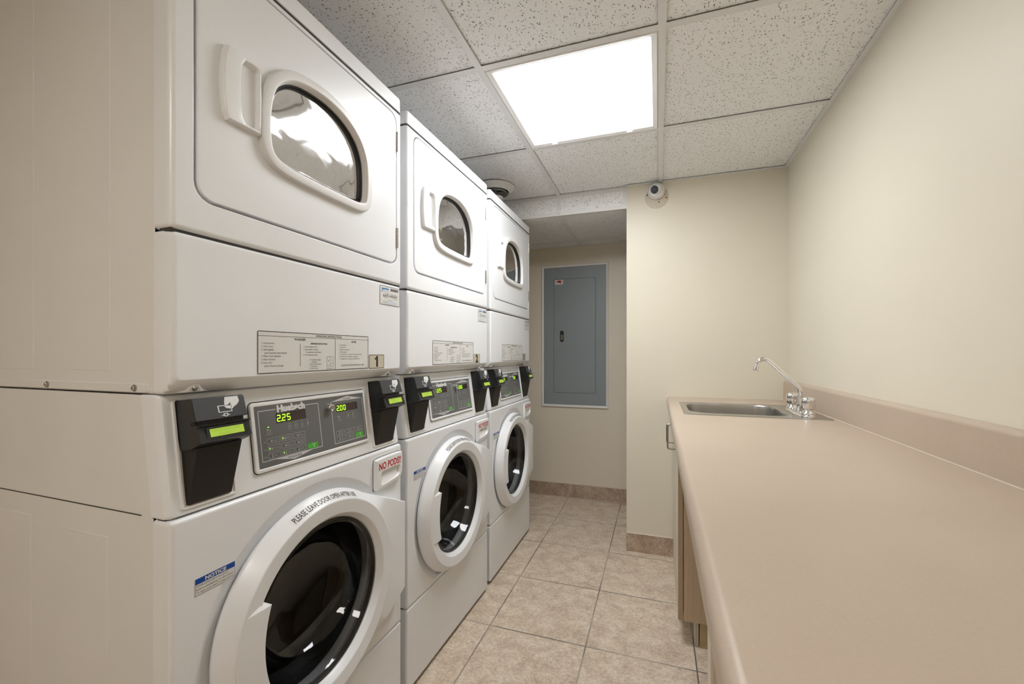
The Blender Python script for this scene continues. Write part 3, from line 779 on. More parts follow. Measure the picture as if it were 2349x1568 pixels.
# sink cabinet
CF = 0.886; CYN, CYF = 1.800, 2.350
cb = empty('base_cabinet', (1.15, 2.08, 0)); CO = (1.15, 2.08, 0)
tag(cb, 'cream and brown laminate base cabinet under the sink', 'cabinet')
m_ = MB(off=CO); m_.bbox(CF + 0.022, X_RIGHT - 0.002, CYN, CYN + 0.018, 0.100, ZK - 0.041, 0.001); m_.build('side_panel', wood, cb)
m_ = MB(off=CO); m_.box(CF + 0.022, X_RIGHT - 0.002, CYN + 0.018, Y_PILLAR - 0.004, 0.100, 0.118); m_.box(X_RIGHT - 0.014, X_RIGHT - 0.002, CYN + 0.018, Y_PILLAR - 0.004, 0.118, ZK - 0.165)
m_.box(CF + 0.022, X_RIGHT - 0.014, CYF, CYF + 0.018, 0.118, ZK - 0.165); m_.box(CF + 0.020, CF + 0.0385, CYN + 0.018, CYF, ZK - 0.09, ZK - 0.041)
m_.build('carcass', cab_cream, cb, smooth=False)
m_ = MB(off=CO); m_.box(0.955, 0.965, CYN + 0.016, Y_PILLAR - 0.011, 0.0, 0.100); m_.build('toe_kick', cab_cream, cb, smooth=False)
m_ = MB(off=CO); m_.box(0.968, X_RIGHT - 0.002, CYN + 0.006, CYN + 0.020, 0.0, 0.099); m_.build('plinth', toe_wood, cb, smooth=False)
m_ = MB(off=CO); m_.box(0.950, 0.9525, CYN + 0.008, CYN + 0.026, 0.0, 0.099); m_.box(0.957, 0.960, CYN + 0.006, CYN + 0.0155, 0.0, 0.099); m_.build('shim', cab_cream, cb, smooth=False)
m_ = MB(off=CO); m_.box(CF + 0.007, CF + 0.021, CYF + 0.002, Y_PILLAR - 0.010, 0.0, ZK - 0.041); m_.build('filler_panel', cab_cream, cb, smooth=False)
doors = ((CYN, 2.070, 1.955, 0.758, 0.866), (2.073, CYF, 2.135, 0.750, 0.838))
for (ya, yb, hy, hz0, hz1) in doors:
    m_ = MB(off=CO); m_.use(wood_edge); m_.box(CF + 0.0012, CF + 0.019, ya + 0.001, yb - 0.001, 0.100, ZK - 0.048)
    m_.use(cab_cream); m_.box(CF, CF + 0.0012, ya + 0.001, yb - 0.001, 0.100, ZK - 0.048)
    d_ = m_.build('door', None, cb, smooth=False)
    xh = 0.850; rr = 0.010
    pts = [(CF + 0.002, hy, hz1), (xh + rr, hy, hz1)] + bez((xh + rr, hy, hz1), (xh, hy, hz1), (xh, hy, hz1 - rr), 5)[1:] + [(xh, hy, (hz0 + hz1) / 2)] + bez((xh, hy, hz0 + rr), (xh, hy, hz0), (xh + rr, hy, hz0), 5) + [(CF + 0.002, hy, hz0)]
    m_ = MB(off=CO); m_.tube(pts, 0.0038, 10); m_.build('handle', nickel, d_, angle=60)

# near cabinet, mostly hidden under the worktop
cn = empty('base_cabinet', (1.15, -0.2, 0)); NO = (1.15, -0.2, 0)
tag(cn, 'cream base cabinet with brown wood door under the near end of the worktop', 'cabinet')
m_ = MB(off=NO); m_.box(CF + 0.022, X_RIGHT - 0.002, CY0, 0.735, 0.0, 0.90 - 0.012); m_.build('carcass', wood, cn, smooth=False)
m_ = MB(off=NO); m_.box(CF, CF + 0.022, 0.700, 0.742, 0.0, ZK - 0.041); m_.build('face_stile', cab_cream, cn, smooth=False)
for ya, yb in ((0.26, 0.697), (-0.19, 0.257), (-0.62, -0.193), (CY0, -0.623)):
    m_ = MB(off=NO); m_.bbox(CF + 0.004, CF + 0.022, ya, yb, 0.10, ZK - 0.048, 0.002); m_.build('door', wood_edge, cn)

# ------------------------------------------------------------------ stacked washer and dryer
def con_x(z): return -0.006 - (z - 0.888) * 0.030 / 0.216
DEPTH = -0.735
MO = (0, M_W / 2, 0)
def rr_loop(y0, y1, z0, z1, r, n=5): return rrect(y0, y1, z0, z1, r, n)
def pad(mb, x0, x1, z0, z1, y, h, b=0.006):
    """low embossed field on the side panel facing -y"""
    a = [(x0, y, z0), (x1, y, z0), (x1, y, z1), (x0, y, z1)]
    c = [(x0 + b, y - h, z0 + b), (x1 - b, y - h, z0 + b), (x1 - b, y - h, z1 - b), (x0 + b, y - h, z1 - b)]
    mb.loft([a, c], cap1=True)
def screw(par, off, c, r, axis, name='screw'):
    m_ = MB(off=off)
    s = -1 if axis == 'y' else 1
    m_.lathe([(r * 1.35, 0), (r * 1.35, s * 0.0012), (r * 1.05, s * 0.0018)], c, axis=axis, seg=20)
    m_.lathe([(r, s * 0.0012), (r, s * 0.003), (r * 0.8, s * 0.0042), (r * 0.35, s * 0.0044), (r * 0.3, s * 0.0030), (0.0, s * 0.0030)], c, axis=axis, seg=6 if axis == 'y' else 20)
    return m_.build(name, screw_steel, par)

WC = (0.335, 0.565)          # washer door centre (y, z)
DCN = (0.345, 1.705)         # dryer window centre

def seven(P, s, u, v, w, h, gap, on, lift):
    """seven-segment digits in the panel plane"""
    SEG = {'0': 'abcdef', '1': 'bc', '2': 'abged', '3': 'abgcd', '4': 'fgbc', '5': 'afgcd', '6': 'afgcde', '7': 'abc', '8': 'abcdefg', '9': 'abfgcd', ' ': ''}
    t = h * 0.13
    for ch in s:
        if ch == '.':
            P.rect(u - gap * 0.75, u - gap * 0.75 + t, v, v + t, on, lift); continue
        for g_ in SEG[ch]:
            c = {'a': (u + t * .6, u + w - t * .6, v + h - t, v + h), 'd': (u + t * .6, u + w - t * .6, v, v + t), 'g': (u + t * .6, u + w - t * .6, v + h / 2 - t / 2, v + h / 2 + t / 2),
                 'b': (u + w - t, u + w, v + h / 2 + t * .3, v + h - t * .6), 'c': (u + w - t, u + w, v + t * .6, v + h / 2 - t * .3),
                 'f': (u, u + t, v + h / 2 + t * .3, v + h - t * .6), 'e': (u, u + t, v + t * .6, v + h / 2 - t * .3)}[g_]
            P.rect(*c, on, lift)
        u += w + gap

def card_reader(root, y0, y1, label=None):
    """head leaning out over a tapering lower body, on the console"""
    o = empty('card_reader', (con_x(1.0), (y0 + y1) / 2 - M_W / 2, 0.905)); o.parent = root
    if label: o['label'] = label
    OFF = (con_x(1.0), (y0 + y1) / 2, 0.905)
    B = Vector((0.009, 0, 1.099)); Cc = Vector((0.034, 0, 1.019))
    def face(t): return B.lerp(Cc, t)
    nrm = Vector((B.z - Cc.z, 0, Cc.x - B.x)).normalized()
    # head: profile with a slot step
    s0, s1, s2 = face(0.50), face(0.53), face(0.60)
    prof = [(-0.046, 1.094), (B.x - 0.003, B.z + 0.0005), (B.x, B.z - 0.002), (s0.x, s0.z), (s0.x - 0.012, s0.z - 0.003), (s1.x - 0.012, s1.z - 0.006),
            (s2.x + 0.006, s2.z + 0.001), (s2.x + 0.006, s2.z - 0.0015), (s2.x, s2.z - 0.004), (Cc.x, Cc.z + 0.002), (Cc.x - 0.003, Cc.z - 0.001), (0.012, 1.009), (-0.016, 1.004)]
    h = MB(off=OFF)
    h.loft([[(x + (-0.0015 if k else 0), y, z) for x, z in prof] for k, y in ((1, y0), (0, y0 + 0.0015), (0, y1 - 0.0015), (1, y1))], cap0=True, cap1=True)
    h.build('head', black_case, o, angle=20)
    # lower body tapers to the console
    lowf = [(0.0125, 1.0085), (-0.003, 0.905)]
    lb_ = MB(off=OFF); ya, yb = y0 + 0.003, y1 - 0.006; yb2 = y1 - 0.016
    v = [(lowf[0][0], ya + 0.006, 1.0085), (lowf[0][0], yb, 1.0085), (lowf[1][0], yb2, 0.905), (lowf[1][0], ya + 0.002, 0.905),
         (-0.040, ya - 0.003, 1.0085), (-0.040, yb + 0.004, 1.0085), (-0.012, yb2 + 0.002, 0.904), (-0.012, ya - 0.001, 0.904)]
    lb_.add(v, [(0, 3, 2, 1), (4, 5, 6, 7), (0, 1, 5, 4), (3, 7, 6, 2), (0, 4, 7, 3), (1, 2, 6, 5)])
    lb_.build('lower_body', reader_low, o, smooth=False)
    # printed upper plate with hand, card and arrow
    w = y1 - y0; L0 = (Cc - B).length
    pl = MB(off=OFF); pl.recalc = False; pl.weld = False
    def place(u, t, lift):
        p = face(t) + nrm * (0.0005 + lift); return (p.x, y0 + u * w, p.z)
    P = Print(pl, place)
    P.poly([(0.012, 0.49), (0.988, 0.49), (0.988, 0.02), (0.012, 0.02)], reader_face)
    L_ = 0.0003
    P.poly([(0.60, 0.02), (0.86, 0.02), (0.872, 0.13), (0.850, 0.185), (0.822, 0.195), (0.818, 0.228), (0.785, 0.228), (0.778, 0.258), (0.745, 0.255), (0.735, 0.285), (0.700, 0.305), (0.655, 0.300), (0.60, 0.285), (0.565, 0.245), (0.575, 0.13)][::-1], icon_white, L_)
    P.poly([(0.66, 0.225), (0.70, 0.16), (0.665, 0.17), (0.625, 0.225)], reader_face, L_ * 2)
    for a, b, c, d in ((0.43, 0.70, 0.205, 0.222), (0.43, 0.70, 0.352, 0.369), (0.43, 0.452, 0.205, 0.369), (0.678, 0.70, 0.205, 0.369)):
        P.poly([(a, d), (b, d), (b, c), (a, c)], icon_white, L_)
    P.poly([(0.46, 0.343), (0.67, 0.343), (0.67, 0.30), (0.46, 0.30)], reader_face, L_ * 0.5)
    P.poly([(0.56, 0.475), (0.655, 0.43), (0.605, 0.43), (0.605, 0.395), (0.515, 0.395), (0.515, 0.43), (0.465, 0.43)], icon_white, L_)
    P.poly([(0.56, 0.455), (0.60, 0.432), (0.575, 0.430), (0.575, 0.408), (0.545, 0.408), (0.545, 0.430), (0.52, 0.432)], reader_face, L_ * 2)
    pl.build('instruction_plate', None, o, smooth=False)
    sl = MB(off=OFF); sl.recalc = False
    a, b = face(0.500), face(0.595)
    sl.box(min(a.x, b.x) - 0.011, min(a.x, b.x) - 0.0105, y0 + 0.008, y1 - 0.002, b.z, a.z); sl.build('card_slot', slot_mat, o, smooth=False)
    dp = MB(off=OFF); dp.recalc = False; dp.weld = False
    P = Print(dp, place)
    pts = [(0.14 + a_ * 0.76, 0.655 + b_ * 0.285) for a_, b_ in rrect(0, 1, 0, 1, 0.08, 4)]
    P.poly(pts[::-1], disp_black, 0.0001)
    P.poly([(0.20, 0.885), (0.85, 0.885), (0.85, 0.705), (0.20, 0.705)], lcd, 0.0005)
    dp.build('display', None, o, smooth=False)
    tx = MB(off=OFF); tx.recalc = False; tx.weld = False
    P = Print(tx, lambda u, vv, l: place(u, 1 - vv, l))
    P.text('PLEASE INSERT CARD', 0.23, 0.225, 0.055, lcd_text, width=0.55, lift=0.0007)
    P.text('BALANCE  0', 0.36, 0.140, 0.055, lcd_text, width=0.28, lift=0.0007)
    tx.build('display_text', None, o, smooth=False)
    return o
disp_black = mat('display surround', (0.006, 0.006, 0.006), 0.25)

def machine(k, numeral, asset, label):
    yaw = (0.0082, 0.0174, -0.0005)[k]; dx = (0, -0.0026, -0.0017)[k]; dz = (0, -0.0037, -0.0019)[k]
    root = empty('stacked_washer_dryer', (dx, M_Y0 + M_P * k + M_W / 2, 0), -yaw)
    tag(root, label, 'washing machine', 'stacked washer dryers along the left wall')
    def mb(): return MB(off=MO)
    # ---- dryer cabinet: open-front shell
    W = M_W
    m_ = mb()
    prof = rrect(0.002, W - 0.002, 1.109, 2.018, 0.006, 4)
    m_.loft([[(-0.0435, y, z) for y, z in prof], [(DEPTH, y, z) for y, z in prof]], cap1=True)
    pad(m_, -0.318, -0.172, 1.150, 2.000, 0.002, 0.0010, 0.0015)
    pad(m_, -0.620, -0.427, 1.150, 2.000, 0.002, 0.0010, 0.0015)
    # bottom flange strip with a rounded end
    fl = rrect(-0.70, -0.062, 1.1105, 1.1285, 0.004, 3)
    m_.loft([[(x, 0.002, z) for x, z in fl], [(x, -0.0015, z) for x, z in inset(fl, 0.002)]], cap1=True)
    cab = m_.build('dryer_cabinet', side_enamel, root)
    if k == 0:
        for sx in (-0.094, -0.369, -0.64): screw(cab, MO, (sx, -0.0015, 1.1195), 0.0048, 'y')
    # ---- washer cabinet
    m_ = mb()
    pf = [(DEPTH, 0.012), (-0.046, 0.012), (-0.046, 0.886), (-0.050, 0.888), (-0.081, 1.107), (DEPTH, 1.107)]
    a = [(x, 0.001, z) for x, z in pf]; b = [(x, W - 0.001, z) for x, z in pf]
    n = len(pf)
    m_.add(a + b, [tuple(range(n))[::-1], tuple(range(n, 2 * n)), (n - 1, 0, n, 2 * n - 1), (0, 1, n + 1, n), (4, 5, 2 * n - 1, n + 4)])
    pad(m_, -0.329, -0.178, 0.10, 0.836, 0.001, 0.0010, 0.002)
    pad(m_, -0.60, -0.435, 0.10, 0.846, 0.001, 0.0010, 0.002)
    m_.build('washer_cabinet', side_enamel, root)
    m_ = mb(); m_.box(DEPTH + 0.02, -0.079, 0.0004, 0.0012, 0.8875, 0.8895); m_.build('side_seam', seam, root, smooth=False)
    for yy in (0.06, W - 0.06):
        for xx in (-0.06, -0.66):
            m_ = mb(); m_.lathe([(0.018, 0.0), (0.018, 0.008), (0.010, 0.013), (0.0, 0.013)], (xx, yy, 0.0), seg=16); m_.build('leveling_foot', rubber, root)
    # ---- dryer front frame with door opening
    OUT = rr_loop(0, W, 1.4045, 1.9705, 0.010)
    door_o = rr_loop(0.0395, 0.6575, 1.4675, 1.956, 0.034)
    win_out = smooth_closed([(.164, 1.665), (.167, 1.725), (.182, 1.778), (.212, 1.815), (.252, 1.838), (.308, 1.849), (.374, 1.848), (.436, 1.830), (.486, 1.794), (.514, 1.745), (.522, 1.690),
                             (.520, 1.630), (.507, 1.597), (.475, 1.583), (.418, 1.580), (.328, 1.580), (.240, 1.583), (.194, 1.594), (.171, 1.620)], 5)
    hole = inset(win_out, 0.034)
    fr = mb()
    seq = [(OUT, -0.0435)] + lip(OUT, 0.0, 0.010, 4)
    seq += [(inset(door_o, -0.0022), 0.0), (inset(door_o, -0.0008), -0.0008), (door_o, -0.003), (door_o, -0.014), (hole, -0.0145)]
    fr.loft(ray_loops(DCN, seq, 150)); fr.build('dryer_front', enamel, root, angle=30)
    # top cap
    tc = mb()
    co = rrect(DEPTH, 0.0, 0.0, W, 0.012, 5)
    tc.loft([[(x, y, 1.974) for x, y in co], [(x, y, 2.014) for x, y in co], [(x, y, 2.0195) for x, y in inset(co, 0.003)], [(x, y, 2.023) for x, y in inset(co, 0.009)]], cap0=True, cap1=True)
    tc.build('top_panel', enamel, root, angle=40)
    gp = mb(); gp.box(DEPTH + 0.01, -0.004, 0.004, W - 0.004, 1.969, 1.976); gp.build('top_seam', seam, root, smooth=False)
    # ---- dryer door
    DP = rr_loop(0.0445, 0.6535, 1.4725, 1.9525, 0.031)
    seqd = [(DP, -0.013), (DP, -0.003)] + lip(DP, 0.0005, 0.003, 2)[1:] + [(inset(win_out, 0.010), 0.0005), (inset(win_out, 0.030), -0.004)]
    d_ = mb(); d_.loft(ray_loops(DCN, seqd, 150)); door = d_.build('dryer_door', enamel, root, angle=30)
    bz = mb()
    bz.loft([[(x, y, z) for y, z in p] for p, x in ((win_out, -0.002), (inset(win_out, 0.001), 0.0085), (inset(win_out, 0.0030), 0.0125), (inset(win_out, 0.0060), 0.0138),
             (inset(win_out, 0.020), 0.0145), (inset(win_out, 0.0230), 0.0130), (inset(win_out, 0.0255), 0.008), (inset(win_out, 0.029), -0.006))])
    bz.build('window_frame', bezel_mat, door, angle=40)
    ws = mb()
    ws.loft([[(x, y, z) for y, z in p] for p, x in ((inset(win_out, 0.0280), -0.003), (inset(win_out, 0.0300), -0.001), (inset(win_out, 0.0320), -0.003), (inset(win_out, 0.0325), -0.006), (inset(win_out, 0.0345), -0.005), (inset(win_out, 0.036), -0.007), (inset(win_out, 0.0375), -0.016))])
    ws.build('window_seal', rubber, door)
    gl = mb(); gb = inset(win_out, 0.0365); ctr = DCN
    loops = [[(-0.011, y, z) for y, z in gb]]
    for s, x in ((0.93, -0.0114), (0.84, -0.0117), (0.66, -0.0121), (0.4, -0.0124), (0.15, -0.0125)):
        loops.append([(x, ctr[0] + (y - ctr[0]) * s, ctr[1] + (z - ctr[1]) * s) for y, z in gb])
    gl.loft(loops, cap1=True); gl.build('window_glass', dryer_glass, door, angle=60)
    # handle: raised plate with scoop open to the right
    hd = mb(); hc = (0.132, 1.716)
    ho = [(0.164, 1.789), (0.130, 1.7900), (0.095, 1.790), (0.0885, 1.775), (0.0845, 1.7425), (0.0835, 1.716), (0.0845, 1.690), (0.0885, 1.657), (0.095, 1.6420), (0.130, 1.6425), (0.1645, 1.6430), (0.167, 1.656), (0.168, 1.716), (0.167, 1.776)]
    hi = [(0.158, 1.781), (0.143, 1.7815), (0.1305, 1.780), (0.1235, 1.768), (0.1205, 1.74), (0.120, 1.716), (0.1205, 1.692), (0.1235, 1.664), (0.1305, 1.652), (0.143, 1.6505), (0.158, 1.651), (0.1625, 1.660), (0.1635, 1.716), (0.1625, 1.772)]
    hs = [(ho, 0.0), (ho, 0.007), (inset(ho, 0.0025), 0.0115), (inset(ho, 0.0045), 0.0125), (inset(hi, -0.0015), 0.0120), (hi, 0.0108), (inset(hi, 0.0025), 0.004), (inset(hi, 0.004), 0.0012)]
    hd.loft(ray_loops(hc, hs, 80), cap1=True); hd.build('handle', plastic, door, angle=40)
    for z0, z1 in ((1.838, 1.902), (1.525, 1.589)):
        hg = mb(); hg.box(-0.004, 0.0012, 0.6500, 0.6590, z0, z1)
        zz = z0
        for q_ in range(5):
            h_ = (z1 - z0) / 5
            hg.tube([(0.0025, 0.6560, z0 + q_ * h_ + 0.0008), (0.0025, 0.6560, z0 + (q_ + 1) * h_ - 0.0008)], 0.0032, 10)
        hg.build('hinge', hinge_steel, door, angle=50)
    # drum behind the window
    dd = mb(); dd.lathe([(0.155, -0.020), (0.26, -0.022), (0.272, -0.05), (0.272, -0.55), (0.24, -0.565), (0.0, -0.575)], (0, DCN[0], DCN[1]), axis='x', seg=56)
    dd.build('dryer_drum', dry_drum, root)
    for q_ in range(3):
        m_ = mb()
        a0 = 0.5 + q_ * 2 * PI / 3
        c_, s_ = math.cos(a0), math.sin(a0); t_, u_ = -s_, c_
        m_.loft([[(x, DCN[0] + 0.271 * c_ + w * t_, DCN[1] + 0.271 * s_ + w * u_) if j in (0, 2) else (x, DCN[0] + 0.20 * c_, DCN[1] + 0.20 * s_) for j, w in enumerate((-0.035, 0, 0.035))] for x in (-0.06, -0.54)], closed=False)
        m_.build('drum_baffle', dry_drum, root)
    # ---- lower access panel with bevelled foot
    lp_ = mb(); c0_ = (W / 2, 1.265)
    o1 = rr_loop(0, W, 1.109, 1.4015, 0.006)
    seq = [(o1, -0.0435), (o1, -0.0245), (rr_loop(0.0015, W - 0.0015, 1.110, 1.4010, 0.007), -0.0200), (rr_loop(0.002, W - 0.002, 1.1165, 1.4005, 0.008), -0.0110), (rr_loop(0.004, W - 0.004, 1.1265, 1.3995, 0.009), -0.0045),
           (rr_loop(0.008, W - 0.008, 1.1335, 1.3965, 0.010), -0.0010), (rr_loop(0.012, W - 0.012, 1.1355, 1.3915, 0.011), 0.0)]
    lp_.loft(ray_loops(c0_, seq, 120), cap1=True); low = lp_.build('access_panel', enamel, root, angle=28)
    m_ = mb(); m_.box(-0.035, -0.006, 0.004, W - 0.004, 1.400, 1.4065); m_.build('front_seam', seam, root, smooth=False)
    for sy in (0.046, 0.622):
        dm = mb()
        dm.add([(-0.0020, sy, 1.1345), (-0.0215, sy - 0.036, 1.1105), (-0.0215, sy + 0.036, 1.1105), (-0.0105, sy - 0.012, 1.1110), (-0.0105, sy + 0.012, 1.1110), (-0.022, sy, 1.1100)],
               [(0, 3, 4), (0, 1, 3), (0, 4, 2), (1, 5, 3), (3, 5, 4), (4, 5, 2)])
        dm.build('screw_pocket', enamel, low, smooth=False)
        screw(low, MO, (-0.0095, sy, 1.1185), 0.0044, 'x')
    # labels on the access panel
    def flat(xp): return lambda u, v, l: (xp + l, u, v)
    if True:
        q = mb(); q.recalc = False; q.weld = False; P = Print(q, flat(0.0006)); e = 0.00025
        u0, u1, v0, v1 = 0.165, 0.517, 1.1385, 1.2315
        P.poly(rrect(u0, u1, v0, v1, 0.003, 4), lab_film)
        P.frame(u0, u1, v0, v1, 0.0016, ink, e, 0.003)
        P.rect(u0, u1, 1.2205, 1.2213, ink, e); P.rect(0.3865, 0.3877, v0, 1.2205, ink, e)
        P.text('OPERATING INSTRUCTIONS', 0.3665, 1.2228, 0.0052, ink, align='c', lift=e, width=0.088, bold=0.01)
        P.text('WASHER', 0.275, 1.2128, 0.0054, ink, align='c', lift=e, bold=0.015, width=0.033)
        P.text('DRYER', 0.457, 1.2115, 0.0054, ink, align='c', lift=e, bold=0.015, width=0.019)
        P.text('DISPENSER INSTRUCTIONS', 0.333, 1.2045, 0.0038, ink, align='c', lift=e, bold=0.02, width=0.053)
        P.rect(0.275, 0.2760, 1.152, 1.206, ink_soft, e)
        tl = ['1. Load Laundry', '2. Close Door', '3. Add Supplies', '    (See Dispenser Instructions)', '4. Make Cycle Selection', '5. Make Payment', '6. Press Start', '    (Door Must be Closed)']
        for i_, s in enumerate(tl):
            ind = 0.0075 if s.startswith(' ') else 0
            P.text(s.strip(), 0.174 + ind, 1.2035 - i_ * 0.0072, 0.0038, ink_soft, lift=e, squeeze=0.92)
        td = ['1. Open Dispenser Door', '2. Load Supplies in Proper', '    Compartment (as Indicated)', '3. Close Dispenser Door']
        for i_, s in enumerate(td):
            P.text(s.strip(), 0.285 + (0.007 if s.startswith(' ') else 0), 1.1970 - i_ * 0.0066, 0.0036, ink_soft, lift=e, squeeze=0.82)
        ta = ['A. Pre Wash Detergent', '    (If Offered)', 'B. Main Wash Detergent', 'C. Liquid Bleach', 'D. Fabric Softener']
        for i_, s in enumerate(ta):
            P.text(s.strip(), 0.3035 + (0.006 if s.startswith(' ') else 0), 1.1650 - i_ * 0.0053, 0.0033, ink_soft, lift=e, squeeze=0.78)
        P.frame(0.3580, 0.3800, 1.1420, 1.1740, 0.0006, ink, e); P.rect(0.3690, 0.3696, 1.1420, 1.1740, ink, e); P.rect(0.3580, 0.3690, 1.1515, 1.1521, ink, e); P.rect(0.3693, 0.3800, 1.1560, 1.1566, ink, e)
        for s, uu, vv in (('D', 0.3625, 1.161), ('C', 0.3625, 1.1445), ('A', 0.3733, 1.163), ('B', 0.3733, 1.1475)): P.text(s, uu, vv, 0.004, ink_soft, lift=e)
        ty = ['1. Load Laundry', '2. Close Door', '3. Make Cycle Selection', '4. Make Payment', '5. To Start Dryer - Press Start - Door Must be Closed', '6. To Stop Dryer During Cycle - Open Door', '7. To Restart Dryer - Close Door and Press Start']
        for i_, s in enumerate(ty): P.text(s, 0.4020, 1.2030 - i_ * 0.0062, 0.0034, ink_soft, lift=e, squeeze=0.80)
        P.text('(CLEAN LINT FILTER AFTER EACH LOAD)', 0.454, 1.1480, 0.0042, ink, align='c', lift=e, width=0.090)
        P.text('802405', 0.503, 1.1422, 0.0016, ink_soft, lift=e)
        q.build('instruction_label', None, low, smooth=False)
        q = mb(); q.recalc = False; q.weld = False; P = Print(q, flat(0.0006))
        P.poly(rrect(0.521, 0.590, 1.1375, 1.1785, 0.002, 3), lab_tan); P.frame(0.521, 0.590, 1.1375, 1.1785, 0.0014, ink, e, 0.002)
        if numeral == '1': P.poly([(0.5530, 1.1420), (0.5610, 1.1420), (0.5610, 1.1745), (0.5545, 1.1745), (0.5520, 1.1705), (0.5465, 1.1675), (0.5465, 1.1625), (0.5530, 1.1645)], ink, e)
        else: P.text(numeral, 0.5560, 1.1420, 0.0325, ink, align='c', lift=e, bold=0.055, squeeze=1.0)
        q.build('number_label', None, low, smooth=False, label='tan label with the black numeral ' + numeral)
        q = mb(); q.recalc = False; q.weld = False; P = Print(q, flat(0.0006))
        P.poly(rrect(0.570, 0.671, 1.333, 1.3930, 0.004, 4), lab_white); P.frame(0.5705, 0.6705, 1.3335, 1.3925, 0.0013, ink_soft, e, 0.004)
        P.text('sparkle', 0.579, 1.3805, 0.0072, ink_blue, lift=e, bold=0.04, width=0.034)
        P.rect(0.577, 0.5805, 1.3735, 1.3768, ink_red, e); P.rect(0.5815, 0.5845, 1.3735, 1.3768, ink_sky, e); P.text('LAUNDRY SERVICES', 0.587, 1.3740, 0.0020, ink_soft, lift=e, width=0.026)
        random.seed(3); uu = 0.6225
        while uu < 0.6625:
            w_ = random.choice((0.0008, 0.0012, 0.0018)); P.rect(uu, uu + w_, 1.3790, 1.3875, ink_soft, e); uu += w_ + random.choice((0.0007, 0.0010))
        P.text('There are no coins or cash in machine', 0.6215, 1.3695, 0.0019, ink_soft, align='c', lift=e, width=0.060)
        P.text(asset, 0.6210, 1.3570, 0.0118, ink, align='c', lift=e, bold=0.004, width=0.070)
        P.text('For Service:', 0.5925, 1.3530, 0.0022, ink_soft, lift=e, width=0.018); P.text('Text / WhatsApp', 0.636, 1.3530, 0.0022, ink_soft, lift=e, width=0.020)
        P.text('1-866-769-2680', 0.6215, 1.3480, 0.0026, ink_soft, align='c', lift=e, width=0.022)
        P.text('For Service Online:', 0.585, 1.3435, 0.0022, ink_soft, lift=e, width=0.026); P.text('www.laundry.com/service', 0.613, 1.3435, 0.0022, ink_sky, lift=e, width=0.044)
        P.text('Sign up / Balance:', 0.582, 1.3400, 0.0022, ink_soft, lift=e, width=0.026); P.text('www.laundry.com/account', 0.610, 1.3400, 0.0022, ink_sky, lift=e, width=0.048)
        P.text('To report any problem use the machine number', 0.6215, 1.3362, 0.0020, ink_soft, align='c', lift=e, width=0.062)
        q.build('asset_label', None, low, smooth=False, label='white label printed ' + asset)
    # ---- control console (slanted)
    def shear(p): return (p[0] + con_x(p[2]), p[1], p[2])
    c_ = mb(); c_.fn = shear; cc = (W / 2, 0.997)
    o1 = rr_loop(0, W, 0.8862, 1.108, 0.004)
    seq = [(o1, -0.044), (o1, -0.014), (rr_loop(0.003, W - 0.003, 0.8866, 1.1075, 0.006), -0.006), (rr_loop(0.008, W - 0.008, 0.8885, 1.105, 0.008), -0.0012), (rr_loop(0.014, W - 0.014, 0.8915, 1.102, 0.010), 0.0)]
    c_.loft(ray_loops(cc, seq, 100), cap1=True); con = c_.build('control_console', enamel, root, angle=28)
    m_ = mb(); m_.box(-0.040, -0.020, 0.004, W - 0.004, 0.8835, 0.8875); m_.build('console_seam', seam, root, smooth=False)
    # bezel and overlay
    c_ = mb(); c_.fn = shear
    bo = rr_loop(0.1675, 0.5325, 0.9215, 1.0735, 0.009)
    seq = [(inset(bo, -0.0022), -0.001), (inset(bo, -0.0022), 0.0002)]
    c_.loft(ray_loops((0.35, 0.9975), seq + [(inset(bo, -0.0010), 0.0003)], 80), cap1=True); c_.build('bezel_gap', grey_rubber, con, smooth=False)
    c_ = mb(); c_.fn = shear
    seq = [(bo, 0.0), (bo, 0.0035), (inset(bo, 0.0010), 0.0048), (inset(bo, 0.0025), 0.0054), (inset(bo, 0.0075), 0.0054), (inset(bo, 0.0088), 0.0040)]
    c_.loft(ray_loops((0.35, 0.9975), seq, 80), cap1=True); c_.build('panel_bezel', plastic, con, angle=30)
    ov = mb(); ov.recalc = False; ov.weld = False
    P = Print(ov, lambda u, v, l: (con_x(v) + 0.0043 + l, u, v)); e = 0.0002
    P.poly(rrect(0.1775, 0.5255, 0.9305, 1.0655, 0.003, 4), overlay)
    lw = 0.0016
    # washer field frame
    P.rect(0.186, 0.231, 1.0535, 1.0535 + lw, ov_line, e); P.rect(0.3135, 0.353, 1.0535, 1.0535 + lw, ov_line, e)
    P.rect(0.185, 0.185 + lw, 0.945, 1.0540, ov_line, e); P.rect(0.3535, 0.3535 + lw, 0.945, 1.0540, ov_line, e); P.rect(0.186, 0.355, 0.9435, 0.9435 + lw, ov_line, e)
    P.poly([(0.216, 0.9440), (0.268, 0.9330), (0.326, 0.9440)], ov_line, e)
    P.text('WASHER', 0.2700, 0.9372, 0.0052, overlay, align='c', lift=2 * e, width=0.040, bold=0.01)
    # dryer field frame
    P.rect(0.397, 0.397 + lw, 0.941, 1.0515, ov_line, e); P.rect(0.5175, 0.5175 + lw, 0.941, 1.0515, ov_line, e); P.rect(0.398, 0.518, 0.9400, 0.9400 + lw, ov_line, e)
    P.poly([(0.397, 1.0515), (0.519, 1.0515), (0.4575, 1.0625)], ov_line, e)
    P.text('DRYER', 0.4580, 1.0530, 0.0046, overlay, align='c', lift=2 * e, width=0.028, bold=0.01)
